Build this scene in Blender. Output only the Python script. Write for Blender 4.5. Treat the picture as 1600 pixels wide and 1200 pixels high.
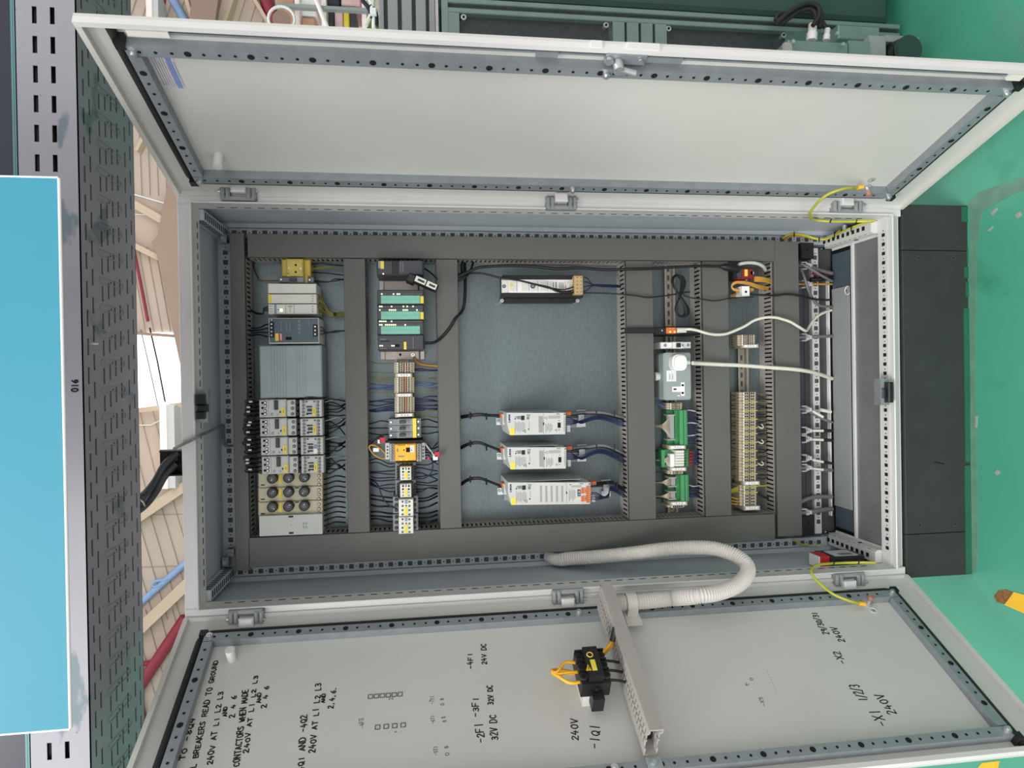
import bpy, math, random
from mathutils import Vector, Matrix
random.seed(11)
for o in list(bpy.data.objects): bpy.data.objects.remove(o)
scene = bpy.context.scene
col = scene.collection

# ------------------------------------------------------------------ camera
FZ = 0.195                                     # the cabinet stands this high above the floor, on its plinth
CAM = Vector((0.04890, -1.63785, 1.26477 + FZ))
FPX = 1065.77
_w = Vector((0.005033, -0.136700, -0.016766))
_RB = Matrix.Rotation(_w.length, 3, _w.normalized()) @ Matrix(((0, 0, -1), (-1, 0, 0), (0, 1, 0)))
_RBT = _RB.transposed()
cam_data = bpy.data.cameras.new('camera')
cam = bpy.data.objects.new('camera', cam_data)
col.objects.link(cam)
cam_data.sensor_fit = 'HORIZONTAL'
cam_data.sensor_width = 36.0
cam_data.lens = FPX * 36.0 / 1600.0
cam_data.clip_start = 0.02
cam_data.clip_end = 200
r0, r1, r2 = _RB[0], _RB[1], _RB[2]
cam.matrix_world = Matrix(((r0[0], -r1[0], -r2[0], CAM[0]), (r0[1], -r1[1], -r2[1], CAM[1]),
                           (r0[2], -r1[2], -r2[2], CAM[2]), (0, 0, 0, 1)))
scene.camera = cam

# ------------------------------------------------------------------ light
world = bpy.data.worlds.new('world')
scene.world = world
world.use_nodes = True
wn = world.node_tree
for n in list(wn.nodes): wn.nodes.remove(n)
wo = wn.nodes.new('ShaderNodeOutputWorld')
wb = wn.nodes.new('ShaderNodeBackground')
wg = wn.nodes.new('ShaderNodeTexCoord')
wsep = wn.nodes.new('ShaderNodeSeparateXYZ')
wr = wn.nodes.new('ShaderNodeValToRGB')
wr.color_ramp.elements[0].position = 0.30
wr.color_ramp.elements[0].color = (0.40, 0.40, 0.405, 1)
wr.color_ramp.elements[1].position = 0.85
wr.color_ramp.elements[1].color = (0.985, 0.972, 0.972, 1)
wm = wn.nodes.new('ShaderNodeMath'); wm.operation = 'MULTIPLY_ADD'
wm.inputs[1].default_value = 0.5; wm.inputs[2].default_value = 0.5
wn.links.new(wg.outputs['Generated'], wsep.inputs[0])
wn.links.new(wsep.outputs['Z'], wm.inputs[0])
wn.links.new(wm.outputs[0], wr.inputs[0])
wn.links.new(wr.outputs[0], wb.inputs[0])
wb.inputs[1].default_value = 1.12
wn.links.new(wb.outputs[0], wo.inputs[0])

def area(name, loc, target, size, power, color=(1, 1, 1)):
    d = bpy.data.lights.new(name, 'AREA')
    d.shape = 'RECTANGLE'; d.size, d.size_y = size
    d.energy = power; d.color = color
    o = bpy.data.objects.new(name, d); col.objects.link(o)
    o.location = loc
    o.rotation_euler = (Vector(target) - Vector(loc)).to_track_quat('-Z', 'Y').to_euler()
    return o
area('roof_light_strip', (-1.8, -3.2, 5.0), (0.1, 0, 1.0), (1.8, 1.0), 150, (1.0, 0.985, 0.95))
area('front_fill', (-2.4, -6.6, 2.5), (0, 0, 1.5), (7.0, 2.6), 205, (1.0, 0.985, 0.99))  # added soft fill from behind the camera, no real window
area('far_wall_fill', (2.0, 4.5, 3.5), (0.5, 10, 5.0), (5.0, 3.0), 270, (1.0, 0.97, 0.93))  # added fill aimed at the far wall, no fixture there

scene.view_settings.view_transform = 'Standard'
scene.view_settings.look = 'None'
scene.view_settings.exposure = 0.13
scene.view_settings.gamma = 1.0
scene.view_settings.use_curve_mapping = False

# ------------------------------------------------------------------ photo measuring helpers
def at(px, py, Y):
    """World point on the plane y = Y seen at photo pixel (px, py)."""
    d = _RBT @ Vector(((px - 800) / FPX, (py - 600) / FPX, 1))
    return CAM + d * ((Y - CAM[1]) / d[1])
def atz(px, py, z):
    d = _RBT @ Vector(((px - 800) / FPX, (py - 600) / FPX, 1))
    return CAM + d * ((z - CAM[2]) / d[2])
def mpp(Y): return (Y - CAM[1]) / FPX
def PR(x0, y0, x1, y1, Y):
    a, b, c, d = at(x0, y0, Y), at(x1, y0, Y), at(x0, y1, Y), at(x1, y1, Y)
    return ((c[0] + d[0]) / 2, (a[0] + b[0]) / 2, (b[2] + d[2]) / 2, (a[2] + c[2]) / 2)

W2 = 0.488; H = 1.8
YP, YT = 0.300, 0.205
ANG = {1: 1.88745, -1: 2.05305}
def door_axes(side):
    a = ANG[side]
    return (Vector((side * W2, 0, FZ)), Vector((-side * math.cos(a), -math.sin(a), 0)), Vector((-side * math.sin(a), math.cos(a), 0)))
def DT(side):
    o, u, n = door_axes(side)
    return lambda p: o + u * p[0] + n * p[1] + Vector((0, 0, p[2]))     # (u, n, z) in the door -> world
def atdoor(side, px, py, n=0.0):
    o, u, nn = door_axes(side)
    o = o + nn * n
    d = _RBT @ Vector(((px - 800) / FPX, (py - 600) / FPX, 1))
    P = CAM + d * ((o - CAM).dot(nn) / d.dot(nn))
    return ((P - o).dot(u), P[2] - FZ)

# ------------------------------------------------------------------ materials
def lin(c):
    c = c / 255.0
    return c / 12.92 if c <= 0.04045 else ((c + 0.055) / 1.055) ** 2.4
MATS = {}
def mat(name, rgb, rough=0.5, metal=0.0, var=0.06, scale=30.0, stretch=(1, 1, 1), emit=0.0, bump=0.0, detail=3.0):
    m = bpy.data.materials.new(name); m.use_nodes = True
    nt = m.node_tree; b = nt.nodes['Principled BSDF']
    c = [lin(x) for x in rgb]
    b.inputs['Roughness'].default_value = rough
    b.inputs['Metallic'].default_value = metal
    tc = nt.nodes.new('ShaderNodeTexCoord')
    mp = nt.nodes.new('ShaderNodeMapping'); mp.inputs['Scale'].default_value = stretch
    nz = nt.nodes.new('ShaderNodeTexNoise'); nz.inputs['Scale'].default_value = scale; nz.inputs['Detail'].default_value = detail
    rp = nt.nodes.new('ShaderNodeValToRGB')
    rp.color_ramp.elements[0].position = 0.3; rp.color_ramp.elements[1].position = 0.7
    rp.color_ramp.elements[0].color = tuple(x * (1 - var) for x in c) + (1,)
    rp.color_ramp.elements[1].color = tuple(min(1, x * (1 + var)) for x in c) + (1,)
    nt.links.new(tc.outputs['Object'], mp.inputs[0]); nt.links.new(mp.outputs[0], nz.inputs['Vector'])
    nt.links.new(nz.outputs['Fac'], rp.inputs[0]); nt.links.new(rp.outputs[0], b.inputs['Base Color'])
    if bump:
        bp = nt.nodes.new('ShaderNodeBump'); bp.inputs['Strength'].default_value = bump; bp.inputs['Distance'].default_value = 0.002
        nt.links.new(nz.outputs['Fac'], bp.inputs['Height']); nt.links.new(bp.outputs[0], b.inputs['Normal'])
    if emit:
        nt.links.new(rp.outputs[0], b.inputs['Emission Color']); b.inputs['Emission Strength'].default_value = emit
    MATS[name] = m
    return m
mat('cabinet', (214, 214, 212), 0.42, 0, 0.03, 6)
mat('cabinet_inside', (180, 190, 196), 0.5, 0, 0.04, 5)
mat('door_inside', (200, 201, 195), 0.33, 0, 0.025, 4)
mat('zinc', (146, 154, 158), 0.45, 0.4, 0.08, 40)
mat('plate', (106, 118, 120), 0.4, 0.5, 0.10, 55, (1, 1, 3), bump=0.08)
mat('gland', (140, 140, 142), 0.5, 0.45, 0.08, 20)
mat('duct', (92, 93, 89), 0.55, 0, 0.03, 12)
mat('duct_light', (168, 164, 158), 0.5, 0, 0.03, 12)
mat('black', (22, 22, 25), 0.45, 0, 0.15, 30)
mat('rubber', (38, 36, 36), 0.7, 0, 0.2, 30)
mat('hole', (10, 11, 12), 0.9, 0, 0.1, 20)
mat('darkgrey', (58, 62, 66), 0.5, 0, 0.08, 30)
mat('plc', (62, 63, 68), 0.5, 0, 0.06, 30)
mat('psu', (84, 98, 108), 0.45, 0.2, 0.05, 30)
mat('grey', (140, 144, 146), 0.5, 0, 0.04, 30)
mat('bluegrey', (150, 162, 162), 0.5, 0.1, 0.04, 30)
mat('device', (196, 199, 194), 0.5, 0, 0.03, 30)
mat('offwhite', (222, 222, 212), 0.5, 0, 0.03, 30)
mat('white', (240, 240, 238), 0.45, 0, 0.02, 30)
mat('cream', (196, 190, 160), 0.5, 0, 0.04, 30)
mat('terminal', (190, 180, 156), 0.5, 0, 0.05, 40)
mat('beige', (196, 164, 110), 0.5, 0, 0.05, 40)
mat('yellow', (236, 214, 70), 0.5, 0, 0.04, 30)
mat('socketyellow', (206, 186, 82), 0.45, 0, 0.04, 30)
mat('relayyellow', (238, 178, 40), 0.45, 0, 0.05, 30)
mat('wireyellow', (238, 176, 40), 0.45, 0, 0.05, 30)
mat('earth', (186, 188, 62), 0.45, 0, 0.3, 12)
mat('orange', (214, 112, 62), 0.5, 0, 0.05, 30)
mat('orangecable', (196, 146, 56), 0.5, 0, 0.06, 30)
mat('red', (186, 30, 46), 0.45, 0, 0.06, 30)
mat('mint', (128, 196, 172), 0.5, 0, 0.05, 60)
mat('green', (70, 150, 96), 0.5, 0, 0.05, 40)
mat('teal', (96, 150, 148), 0.5, 0, 0.06, 30)
mat('blue', (34, 44, 86), 0.5, 0, 0.08, 30)
mat('navy', (28, 34, 66), 0.5, 0, 0.08, 30)
mat('paleblue', (128, 152, 172), 0.5, 0, 0.05, 30)
mat('brightzinc', (214, 217, 220), 0.32, 0.25, 0.08, 60)
mat('darkred', (128, 24, 36), 0.45, 0, 0.06, 30)
mat('railmetal', (172, 166, 152), 0.45, 0.3, 0.08, 60)
mat('profile', (200, 190, 180), 0.45, 0.2, 0.05, 60)
mat('squarehole', (74, 76, 77), 0.7, 0, 0.1, 30)
mat('bouncefloor', (156, 150, 150), 0.7, 0, 0.08, 4)
mat('bluewire', (76, 96, 142), 0.5, 0, 0.08, 30)
mat('wire', (20, 20, 28), 0.5, 0, 0.1, 30)
mat('olivewire', (122, 122, 62), 0.5, 0, 0.1, 30)
mat('greycable', (112, 112, 116), 0.5, 0, 0.06, 30)
mat('whitecable', (222, 220, 205), 0.5, 0, 0.04, 30)
mat('hose', (208, 205, 198), 0.45, 0, 0.03, 30)
mat('screw', (205, 208, 210), 0.3, 0.8, 0.08, 60)
mat('copper', (205, 150, 128), 0.4, 0.6, 0.08, 60)
mat('ink', (16, 16, 20), 0.6, 0, 0.1, 30)
mat('pencil', (120, 120, 118), 0.7, 0, 0.1, 30)
mat('print', (120, 126, 128), 0.6, 0, 0.1, 30)
mat('makerblue', (40, 50, 110), 0.6, 0, 0.05, 30)
mat('led', (236, 255, 190), 0.4, 0, 0.05, 30, emit=1.8)
mat('ledorange', (255, 200, 90), 0.4, 0, 0.05, 30, emit=1.2)
mat('ledoff', (120, 124, 126), 0.5, 0, 0.05, 30)
mat('labelpaper', (206, 202, 206), 0.5, 0, 0.12, 90)
mat('labelblue', (130, 150, 205), 0.5, 0, 0.05, 30)
mat('plinth', (46, 49, 47), 0.62, 0, 0.10, 14)
mat('plinthgreen', (30, 98, 72), 0.6, 0, 0.08, 14)
mat('cyan', (46, 136, 158), 0.45, 0, 0.03, 3)
mat('navypanel', (38, 44, 58), 0.4, 0, 0.12, 8)
mat('tealbeam', (92, 140, 140), 0.45, 0, 0.05, 8)
mat('hood', (46, 70, 66), 0.45, 0, 0.08, 6)
mat('alu', (126, 146, 141), 0.4, 0.3, 0.06, 20)
mat('mesh', (58, 64, 66), 0.5, 0.2, 0.2, 160)
mat('ribgrey', (150, 156, 156), 0.5, 0, 0.04, 8)
mat('roof', (190, 173, 159), 0.6, 0, 0.04, 2)
mat('roofseam', (168, 152, 138), 0.6, 0, 0.05, 2)
mat('rafter', (150, 126, 112), 0.6, 0, 0.05, 2)
mat('purlin', (200, 178, 156), 0.6, 0, 0.04, 2)
mat('redpipe', (140, 40, 58), 0.5, 0, 0.06, 4)
mat('bluepipe', (136, 166, 208), 0.45, 0, 0.06, 4)
mat('skylight', (255, 255, 255), 0.5, 0, 0.0, 2, emit=1.6)
mat('lampwhite', (240, 226, 222), 0.5, 0, 0.02, 6, emit=0.15)
mat('cardboard', (190, 150, 120), 0.7, 0, 0.08, 10)
mat('pinkbox', (225, 190, 190), 0.6, 0, 0.15, 10)
mat('markyellow', (228, 180, 40), 0.6, 0, 0.08, 20)
mat('wornfloor', (96, 138, 118), 0.6, 0, 0.14, 22)
mat('chip', (150, 158, 146), 0.7, 0, 0.15, 40)
mat('rust', (120, 84, 40), 0.8, 0, 0.4, 90)

def ramp_layer(nt, prev, color, scale, lo, hi, stretch=(1, 1, 1), detail=6, kind='NOISE'):
    """Mix a second colour over prev where a noise passes a threshold (wear, stains, speckle)."""
    tc = nt.nodes.new('ShaderNodeTexCoord'); mp = nt.nodes.new('ShaderNodeMapping'); mp.inputs['Scale'].default_value = stretch
    nz = nt.nodes.new('ShaderNodeTexNoise'); nz.inputs['Scale'].default_value = scale; nz.inputs['Detail'].default_value = detail
    rp = nt.nodes.new('ShaderNodeValToRGB')
    rp.color_ramp.elements[0].position = lo; rp.color_ramp.elements[1].position = hi
    mx = nt.nodes.new('ShaderNodeMixRGB'); mx.inputs['Color2'].default_value = tuple(lin(x) for x in color) + (1,)
    nt.links.new(tc.outputs['Object'], mp.inputs[0]); nt.links.new(mp.outputs[0], nz.inputs['Vector'])
    nt.links.new(nz.outputs['Fac'], rp.inputs[0]); nt.links.new(rp.outputs[0], mx.inputs['Fac'])
    nt.links.new(prev, mx.inputs['Color1'])
    return mx.outputs[0]
def layered(name, base, rough, metal, layers):
    m = mat(name, base, rough, metal, 0.05, 3)
    nt = m.node_tree; b = nt.nodes['Principled BSDF']
    prev = b.inputs['Base Color'].links[0].from_socket
    for L in layers: prev = ramp_layer(nt, prev, *L)
    nt.links.new(prev, b.inputs['Base Color'])
layered('floor', (72, 156, 130), 0.38, 0, [((112, 130, 116), 1.6, 0.68, 0.86), ((54, 130, 104), 5.0, 0.62, 0.80), ((186, 196, 182), 26.0, 0.745, 0.765)])
layered('tray', (150, 149, 156), 0.55, 0.1, [((108, 122, 126), 7.0, 0.62, 0.66, (1, 1, 2)), ((96, 98, 104), 60.0, 0.70, 0.74)])
layered('doorgrime', (206, 206, 199), 0.36, 0, [((150, 146, 138), 18.0, 0.70, 0.80)])

# ------------------------------------------------------------------ mesh building
class MB:
    def __init__(s, name=None, parent=None, label=None, T=None):
        s.name, s.parent, s.label, s.T = name, parent, label, T
        s.v, s.f, s.m, s.s, s.mats, s.obj, s.kind, s.thing = [], [], [], [], [], None, None, None
    def add(s, vs, fs, m, smooth=False):
        b = len(s.v)
        s.v.extend((s.T(Vector(p)) if s.T else Vector(p)) for p in vs)
        if m not in s.mats: s.mats.append(m)
        k = s.mats.index(m)
        for f in fs:
            s.f.append(tuple(i + b for i in f)); s.m.append(k); s.s.append(smooth)
    def box(s, x0, x1, y0, y1, z0, z1, m, c=0.0, mf=None):
        """Box; c chamfers the edges of its y0 face (the front)."""
        if x1 < x0: x0, x1 = x1, x0
        if y1 < y0: y0, y1 = y1, y0
        if z1 < z0: z0, z1 = z1, z0
        if c <= 0:
            s.add([(x0, y0, z0), (x1, y0, z0), (x1, y0, z1), (x0, y0, z1), (x0, y1, z0), (x1, y1, z0), (x1, y1, z1), (x0, y1, z1)],
                  [(0, 1, 2, 3), (5, 4, 7, 6), (4, 0, 3, 7), (1, 5, 6, 2), (3, 2, 6, 7), (4, 5, 1, 0)], m)
            return
        c = min(c, (x1 - x0) * .4, (z1 - z0) * .4, (y1 - y0) * .8)
        vs = [(x0 + c, y0, z0 + c), (x1 - c, y0, z0 + c), (x1 - c, y0, z1 - c), (x0 + c, y0, z1 - c)]
        for y in (y0 + c, y1): vs += [(x0, y, z0), (x1, y, z0), (x1, y, z1), (x0, y, z1)]
        fs = [(0, 1, 2, 3), (9, 8, 11, 10)]
        for a in (0, 4):
            for i in range(4):
                j = (i + 1) % 4
                fs.append((a + j, a + i, a + 4 + i, a + 4 + j))
        s.add(vs, fs, m)
    def prism(s, poly, y0, y1, m):
        """Polygon in (x, z) run from y0 (front) to y1."""
        n = len(poly)
        ar = sum(poly[i][0] * poly[(i + 1) % n][1] - poly[(i + 1) % n][0] * poly[i][1] for i in range(n))
        if ar < 0: poly = poly[::-1]
        vs = [(x, y0, z) for x, z in poly] + [(x, y1, z) for x, z in poly]
        fs = [tuple(range(n)), tuple(range(2 * n - 1, n - 1, -1))]
        for i in range(n):
            j = (i + 1) % n
            fs.append((j, i, n + i, n + j))
        s.add(vs, fs, m)
    def hull(s, A, B, m):
        """Two 4-corner rings (lists of points) joined into a closed block."""
        s.add(list(A) + list(B), [(0, 1, 2, 3), (7, 6, 5, 4)] + [((i + 1) % 4, i, 4 + i, 4 + (i + 1) % 4) for i in range(4)], m)
    def tube(s, path, r, m, n=8, r2=None, radii=None, smooth=True, flat=1.0):
        pts = [Vector(p) for p in path]
        if len(pts) < 2: return
        k = len(pts)
        tan = [((pts[min(i + 1, k - 1)] - pts[max(i - 1, 0)]).normalized()) for i in range(k)]
        up = Vector((0, 0, 1)) if abs(tan[0].z) < 0.9 else Vector((1, 0, 0))
        a = tan[0].cross(up).normalized()
        vs = []
        for i in range(k):
            a = (a - tan[i] * a.dot(tan[i]))
            a = a.normalized() if a.length > 1e-9 else tan[i].orthogonal().normalized()
            b = tan[i].cross(a)
            rr = radii[i] if radii else (r if r2 is None else r + (r2 - r) * i / (k - 1))
            for j in range(n):
                t = 2 * math.pi * j / n
                vs.append(pts[i] + a * (rr * math.cos(t)) + b * (rr * flat * math.sin(t)))
        fs = []
        for i in range(k - 1):
            for j in range(n):
                q = (j + 1) % n
                fs.append((i * n + j, i * n + q, (i + 1) * n + q, (i + 1) * n + j))
        s.add(vs, fs, m, smooth)
        s.add(vs[:n], [tuple(range(n - 1, -1, -1))], m)
        s.add(vs[-n:], [tuple(range(n))], m)
    def cyl(s, p, q, r, m, n=12, r2=None, smooth=True): s.tube([p, q], r, m, n, r2, smooth=smooth)
    def disc(s, c, u, v, r, m, n=10, rv=None):
        c, u, v = Vector(c), Vector(u), Vector(v); rv = rv or r
        s.add([c + u * (r * math.cos(2 * math.pi * i / n)) + v * (rv * math.sin(2 * math.pi * i / n)) for i in range(n)], [tuple(range(n))], m)
    # --- photo-measured shapes on planes y = const
    def pbox(s, x0, y0, x1, y1, Yf, Yb, m, c=0.0):
        X0, X1, Z0, Z1 = PR(x0, y0, x1, y1, Yf)
        s.box(X0, X1, Yf, Yb, Z0, Z1, m, c)
    def pcyl(s, px, py, rpx, Yf, Yb, m, n=12, r2=None):
        c = at(px, py, Yf); r = rpx * mpp(Yf)
        s.cyl((c[0], Yb, c[2]), (c[0], Yf, c[2]), r, m, n, r2)
    def screw(s, px, py, rpx, Yf, slot=True, m='screw'):
        c = at(px, py, Yf); r = rpx * mpp(Yf)
        q = s.thing.p('terminal_screw', s, 'round terminal screw') if s.thing and s.parent is None else s
        q.cyl((c[0], Yf + .0004, c[2]), (c[0], Yf - .0015, c[2]), r * 1.25, 'hole', 10)
        q.cyl((c[0], Yf - .0012, c[2]), (c[0], Yf - .0028, c[2]), r * .85, m, 8)
    def build(s, loc, parent_obj):
        me = bpy.data.meshes.new(s.name)
        me.from_pydata([v - loc for v in s.v], [], s.f)
        for m in s.mats: me.materials.append(MATS[m])
        me.polygons.foreach_set('material_index', s.m)
        me.polygons.foreach_set('use_smooth', s.s)
        me.update()
        o = bpy.data.objects.new(s.name, me); col.objects.link(o)
        if parent_obj is not None: o.parent = parent_obj
        if s.label: o['label'] = s.label
        if s.kind: o['kind'] = s.kind
        s.obj = o
        return o

USED = {}
class Thing:
    def __init__(s, name, label, cat, group=None, T=None):
        s.name, s.label, s.cat, s.group, s.parts, s.T = name, label, cat, group, [], T
    def p(s, name, parent=None, label=None, T=None):
        b = MB(name, parent, label, T or s.T); b.thing = s; s.parts.append(b); return b
    def done(s, solo=False):
        vs = [v for b in s.parts for v in b.v]
        lo = [min(v[i] for v in vs) for i in range(3)]; hi = [max(v[i] for v in vs) for i in range(3)]
        loc = Vector(((lo[0] + hi[0]) / 2, (lo[1] + hi[1]) / 2, lo[2]))
        if len(s.parts) == 1:
            s.parts[0].name = s.name; s.parts[0].label = None
            root = s.parts[0].build(loc, None); root.location = loc
        else:
            root = bpy.data.objects.new(s.name, None); col.objects.link(root)
            root.empty_display_size = 0.05; root.location = loc
            for b in s.parts:
                if b.v: b.build(loc, b.parent.obj if b.parent else root)
        root['label'] = s.label; root['category'] = s.cat
        if s.group: root['group'] = s.group
        s.root = root
        return root
def solo(name, label, cat, group=None, T=None):
    t = Thing(name, label, cat, group, T); return t, t.p(name)
def structure(name, b):
    b.name = name; o = b.build(Vector((0, 0, 0)), None); o['kind'] = 'structure'; return o

def spline(pts, k=6):
    """Catmull-Rom through the points."""
    P = [Vector(p) for p in pts]
    if len(P) < 3: return P
    P = [P[0] * 2 - P[1]] + P + [P[-1] * 2 - P[-2]]
    out = []
    for i in range(1, len(P) - 2):
        for j in range(k):
            t = j / k
            a, b, c, d = P[i - 1], P[i], P[i + 1], P[i + 2]
            out.append(0.5 * ((2 * b) + (c - a) * t + (2 * a - 5 * b + 4 * c - d) * t * t + (3 * b - a - 3 * c + d) * t ** 3))
    out.append(P[-2])
    return out
def wire(pts, r, m, label, group=None, name='wire', cat='wire', k=5, n=6, extra=None):
    """A cable through photo-measured points (px, py, Y)."""
    t, b = solo(name, label, cat, group)
    b.tube(spline([at(*q) for q in pts], k), r, m, n)
    if extra: extra(b)
    return t.done()

# ------------------------------------------------------------------ stroke lettering
G = {'A': ['0,0 2,6 4,0', '.7,2 3.3,2'], 'B': ['0,0 0,6 2.6,6 3.4,4.7 2.4,3.3 0,3.2', '2.4,3.3 3.8,1.8 2.8,0 0,0'], 'C': ['3.8,5 2.6,6 1,5.4 .2,3 1,.6 2.6,0 3.8,.9'],
     'D': ['0,0 0,6 2,6 3.8,4.2 3.6,1.4 1.8,0 0,0'], 'E': ['3.5,6 0,6 0,0 3.5,0', '0,3 2.8,3'], 'F': ['3.5,6 0,6 0,0', '0,3 2.8,3'], 'G': ['3.7,5 2.4,6 .8,5.2 .2,3 1,.5 2.6,0 3.8,1 3.8,2.8 2.4,2.8'],
     'H': ['0,0 0,6', '3.6,0 3.6,6', '0,3 3.6,3'], 'I': ['2,0 2,6'], 'K': ['0,0 0,6', '3.4,6 0,2.8 3.6,0'], 'L': ['.3,6 .3,0 3.2,0'], 'M': ['0,0 .4,6 2,2 3.6,6 4,0'], 'N': ['0,0 0,6 3.6,0 3.6,6'],
     'O': ['2,6 .4,4.8 .2,2 1.6,0 3.2,.6 3.8,3 3.2,5.4 2,6'], 'P': ['0,0 0,6 2.8,6 3.6,4.6 2.6,3 0,2.8'], 'Q': ['2,6 .4,4.8 .2,2 1.6,0 3.2,.6 3.8,3 3.2,5.4 2,6', '2.2,1.8 4,-.6'], 'R': ['0,0 0,6 2.8,6 3.6,4.6 2.6,3 0,2.8', '1.6,3 3.7,0'],
     'S': ['3.6,5.2 2,6 .5,5 1,3.5 3,2.6 3.5,1.2 2,0 .2,.7'], 'T': ['0,6 4,6', '2,6 2,0'], 'U': ['0,6 .2,1.4 1.8,0 3.4,1.2 3.6,6'], 'V': ['0,6 2,0 4,6'], 'W': ['0,6 1,0 2,4 3,0 4,6'], 'X': ['0,6 3.8,0', '3.8,6 0,0'],
     'Y': ['0,6 2,3 4,6', '2,3 1.6,0'], '0': ['2,6 .4,4.8 .2,2 1.6,0 3.2,.6 3.8,3 3.2,5.4 2,6'], '1': ['2,6 2,0'], '2': ['.3,4.8 1.4,6 3,5.6 3.3,4.2 .2,0 3.8,0'], '3': ['.4,5.4 2,6 3.4,5 2.8,3.5 1.4,3.2 3.2,2.6 3.6,1.2 2,0 .2,.7'],
     '4': ['1.6,6 .1,2 3.6,2', '2.6,3.8 2.4,-.3'], '5': ['3.5,6 .6,6 .4,3.6 2.6,3.8 3.6,2 2.4,.1 .3,.4'], '6': ['3,6 .9,3.8 .3,1.6 1.6,0 3.3,.8 3.2,2.6 1.4,3 .4,1.8'], '7': ['.2,6 3.7,6 1.4,0'], '8': ['2,3.2 .6,4.6 2,6 3.4,4.7 2,3.2 .4,1.5 2,0 3.7,1.5 2,3.2'],
     '9': ['3.4,4.4 2,3 .5,4.2 1.2,6 3,5.8 3.4,4.4 3,0'], '-': ['.4,3 3.4,3'], '/': ['0,-.6 3.4,6.6'], '.': ['1.2,0 1.5,.5'], ',': ['1.5,.6 .9,-1'], '#': ['0,0 0,4 4,4 4,0 0,0'], 'i': ['2,0 2,4', '2,5.4 2,6'],
     'e': ['.3,2 3.5,2.2 2.6,4 .8,3.4 .3,1.6 1.6,0 3.4,.7'], 'n': ['0,0 0,4', '0,2.8 1.8,4 3.2,3 3.2,0'], 'z': ['.2,4 3.3,4 .2,0 3.5,0'], 'o': ['2,4 .4,3 .4,1 2,0 3.5,1 3.5,3 2,4']}
def strokes(b, text, o, right, up, nrm, adv, h, w, m, jit=0.12, th=0.0005):
    """Write text with flat pen strokes on the plane through o."""
    o, right, up, nrm = Vector(o), Vector(right), Vector(up), Vector(nrm)
    for i, ch in enumerate(text):
        if ch == ' ' or ch not in G: continue
        jx, jy, js = random.uniform(-jit, jit), random.uniform(-jit, jit), 1 + random.uniform(-jit, jit)
        for st in G[ch]:
            pts = []
            for q in st.split():
                x, y = map(float, q.split(','))
                pts.append(o + right * (adv * (i + (x + jx) / 5.2)) + up * (h * (y * js + jy * 2) / 6) + nrm * (th * .5))
            for a, c in zip(pts, pts[1:]):
                d = (c - a)
                if d.length < 1e-7: continue
                d.normalize(); sd = nrm.cross(d) * (w / 2)
                a2, c2 = a - d * (w * .3), c + d * (w * .3)
                lo = [a2 - sd, c2 - sd, c2 + sd, a2 + sd]
                b.hull([p + nrm * th * .5 for p in lo], [p - nrm * th * .45 for p in lo], m)
XA, ZA, FRONT = Vector((1, 0, 0)), Vector((0, 0, 1)), Vector((0, -1, 0))
def ptext(b, text, px, py, Y, advpx, hpx, m, wpx=0.7, jit=0.0):
    """Printed text on a front-facing plane: starts at the pixel and runs towards +x (up in the photo)."""
    s = mpp(Y)
    strokes(b, text, at(px, py, Y), XA, ZA, FRONT, advpx * s, hpx * s, wpx * s, m, jit)

# ================================================================== SETTING
b = MB(); b.box(-9, 12, -.55, 16, -0.05, 0.0, 'floor'); b.box(-9, 12, -9, -.55, -0.05, 0.0, 'bouncefloor'); structure('floor', b)  # grey area out of view is added to cut the green bounce
b = MB()
wy = 12.0
b.box(-12, 14, wy, wy + .1, -.0, 11, 'roof')
structure('wall_back', b)
# skylight panel in the back wall
b = MB()
a, c = at(150, 520, wy - .06), at(300, 637, wy - .06)
b.box(c[0], a[0], wy - .06, wy, c[2] - .2, a[2], 'skylight')
structure('window_1', b)
# cladding seams: long shallow ribs, fanning the way the gable sheets do
def seam(x0, y0, x1, y1, wpx=.7):
    p, q = at(x0, y0, wy - .02), at(x1, y1, wy - .02); d = (q - p) * .05; p, q = p - d, q + d; s = Vector((-(q - p).z, 0, (q - p).x)).normalized() * (wpx * mpp(wy) / 2)
    seams.hull([p - s, q - s, q + s, p + s], [v + Vector((0, .019, 0)) for v in (p - s, q - s, q + s, p + s)], 'roofseam')
seams = MB()
for k in range(6):
    x = 196 + k * 21
    seam(x, 640, x + 30, 760); seam(x - 8, 790, x + 42, 960, 1.0 if k % 3 == 0 else .6); seam(x - 30, 960, x + 10, 1110)
for y in (806, 887): seam(205, y, 300, y - 3, .5)
for k in range(5):
    x = 204 + k * 13; seam(x, 200, x + 4, 300, .8); seam(x, 392, x + 24, 525, .8 if k % 2 else 1.2)
for k in range(14):
    x = 205 + k * 19; seam(x + 16, -30, x - 6, 40, .9)
seams.box(at(300, 1100, wy)[0] - .4, at(300, 1100, wy)[0] - .39, wy - .01, wy, .0, .02, 'roofseam')
structure('trim_20', seams)
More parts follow.
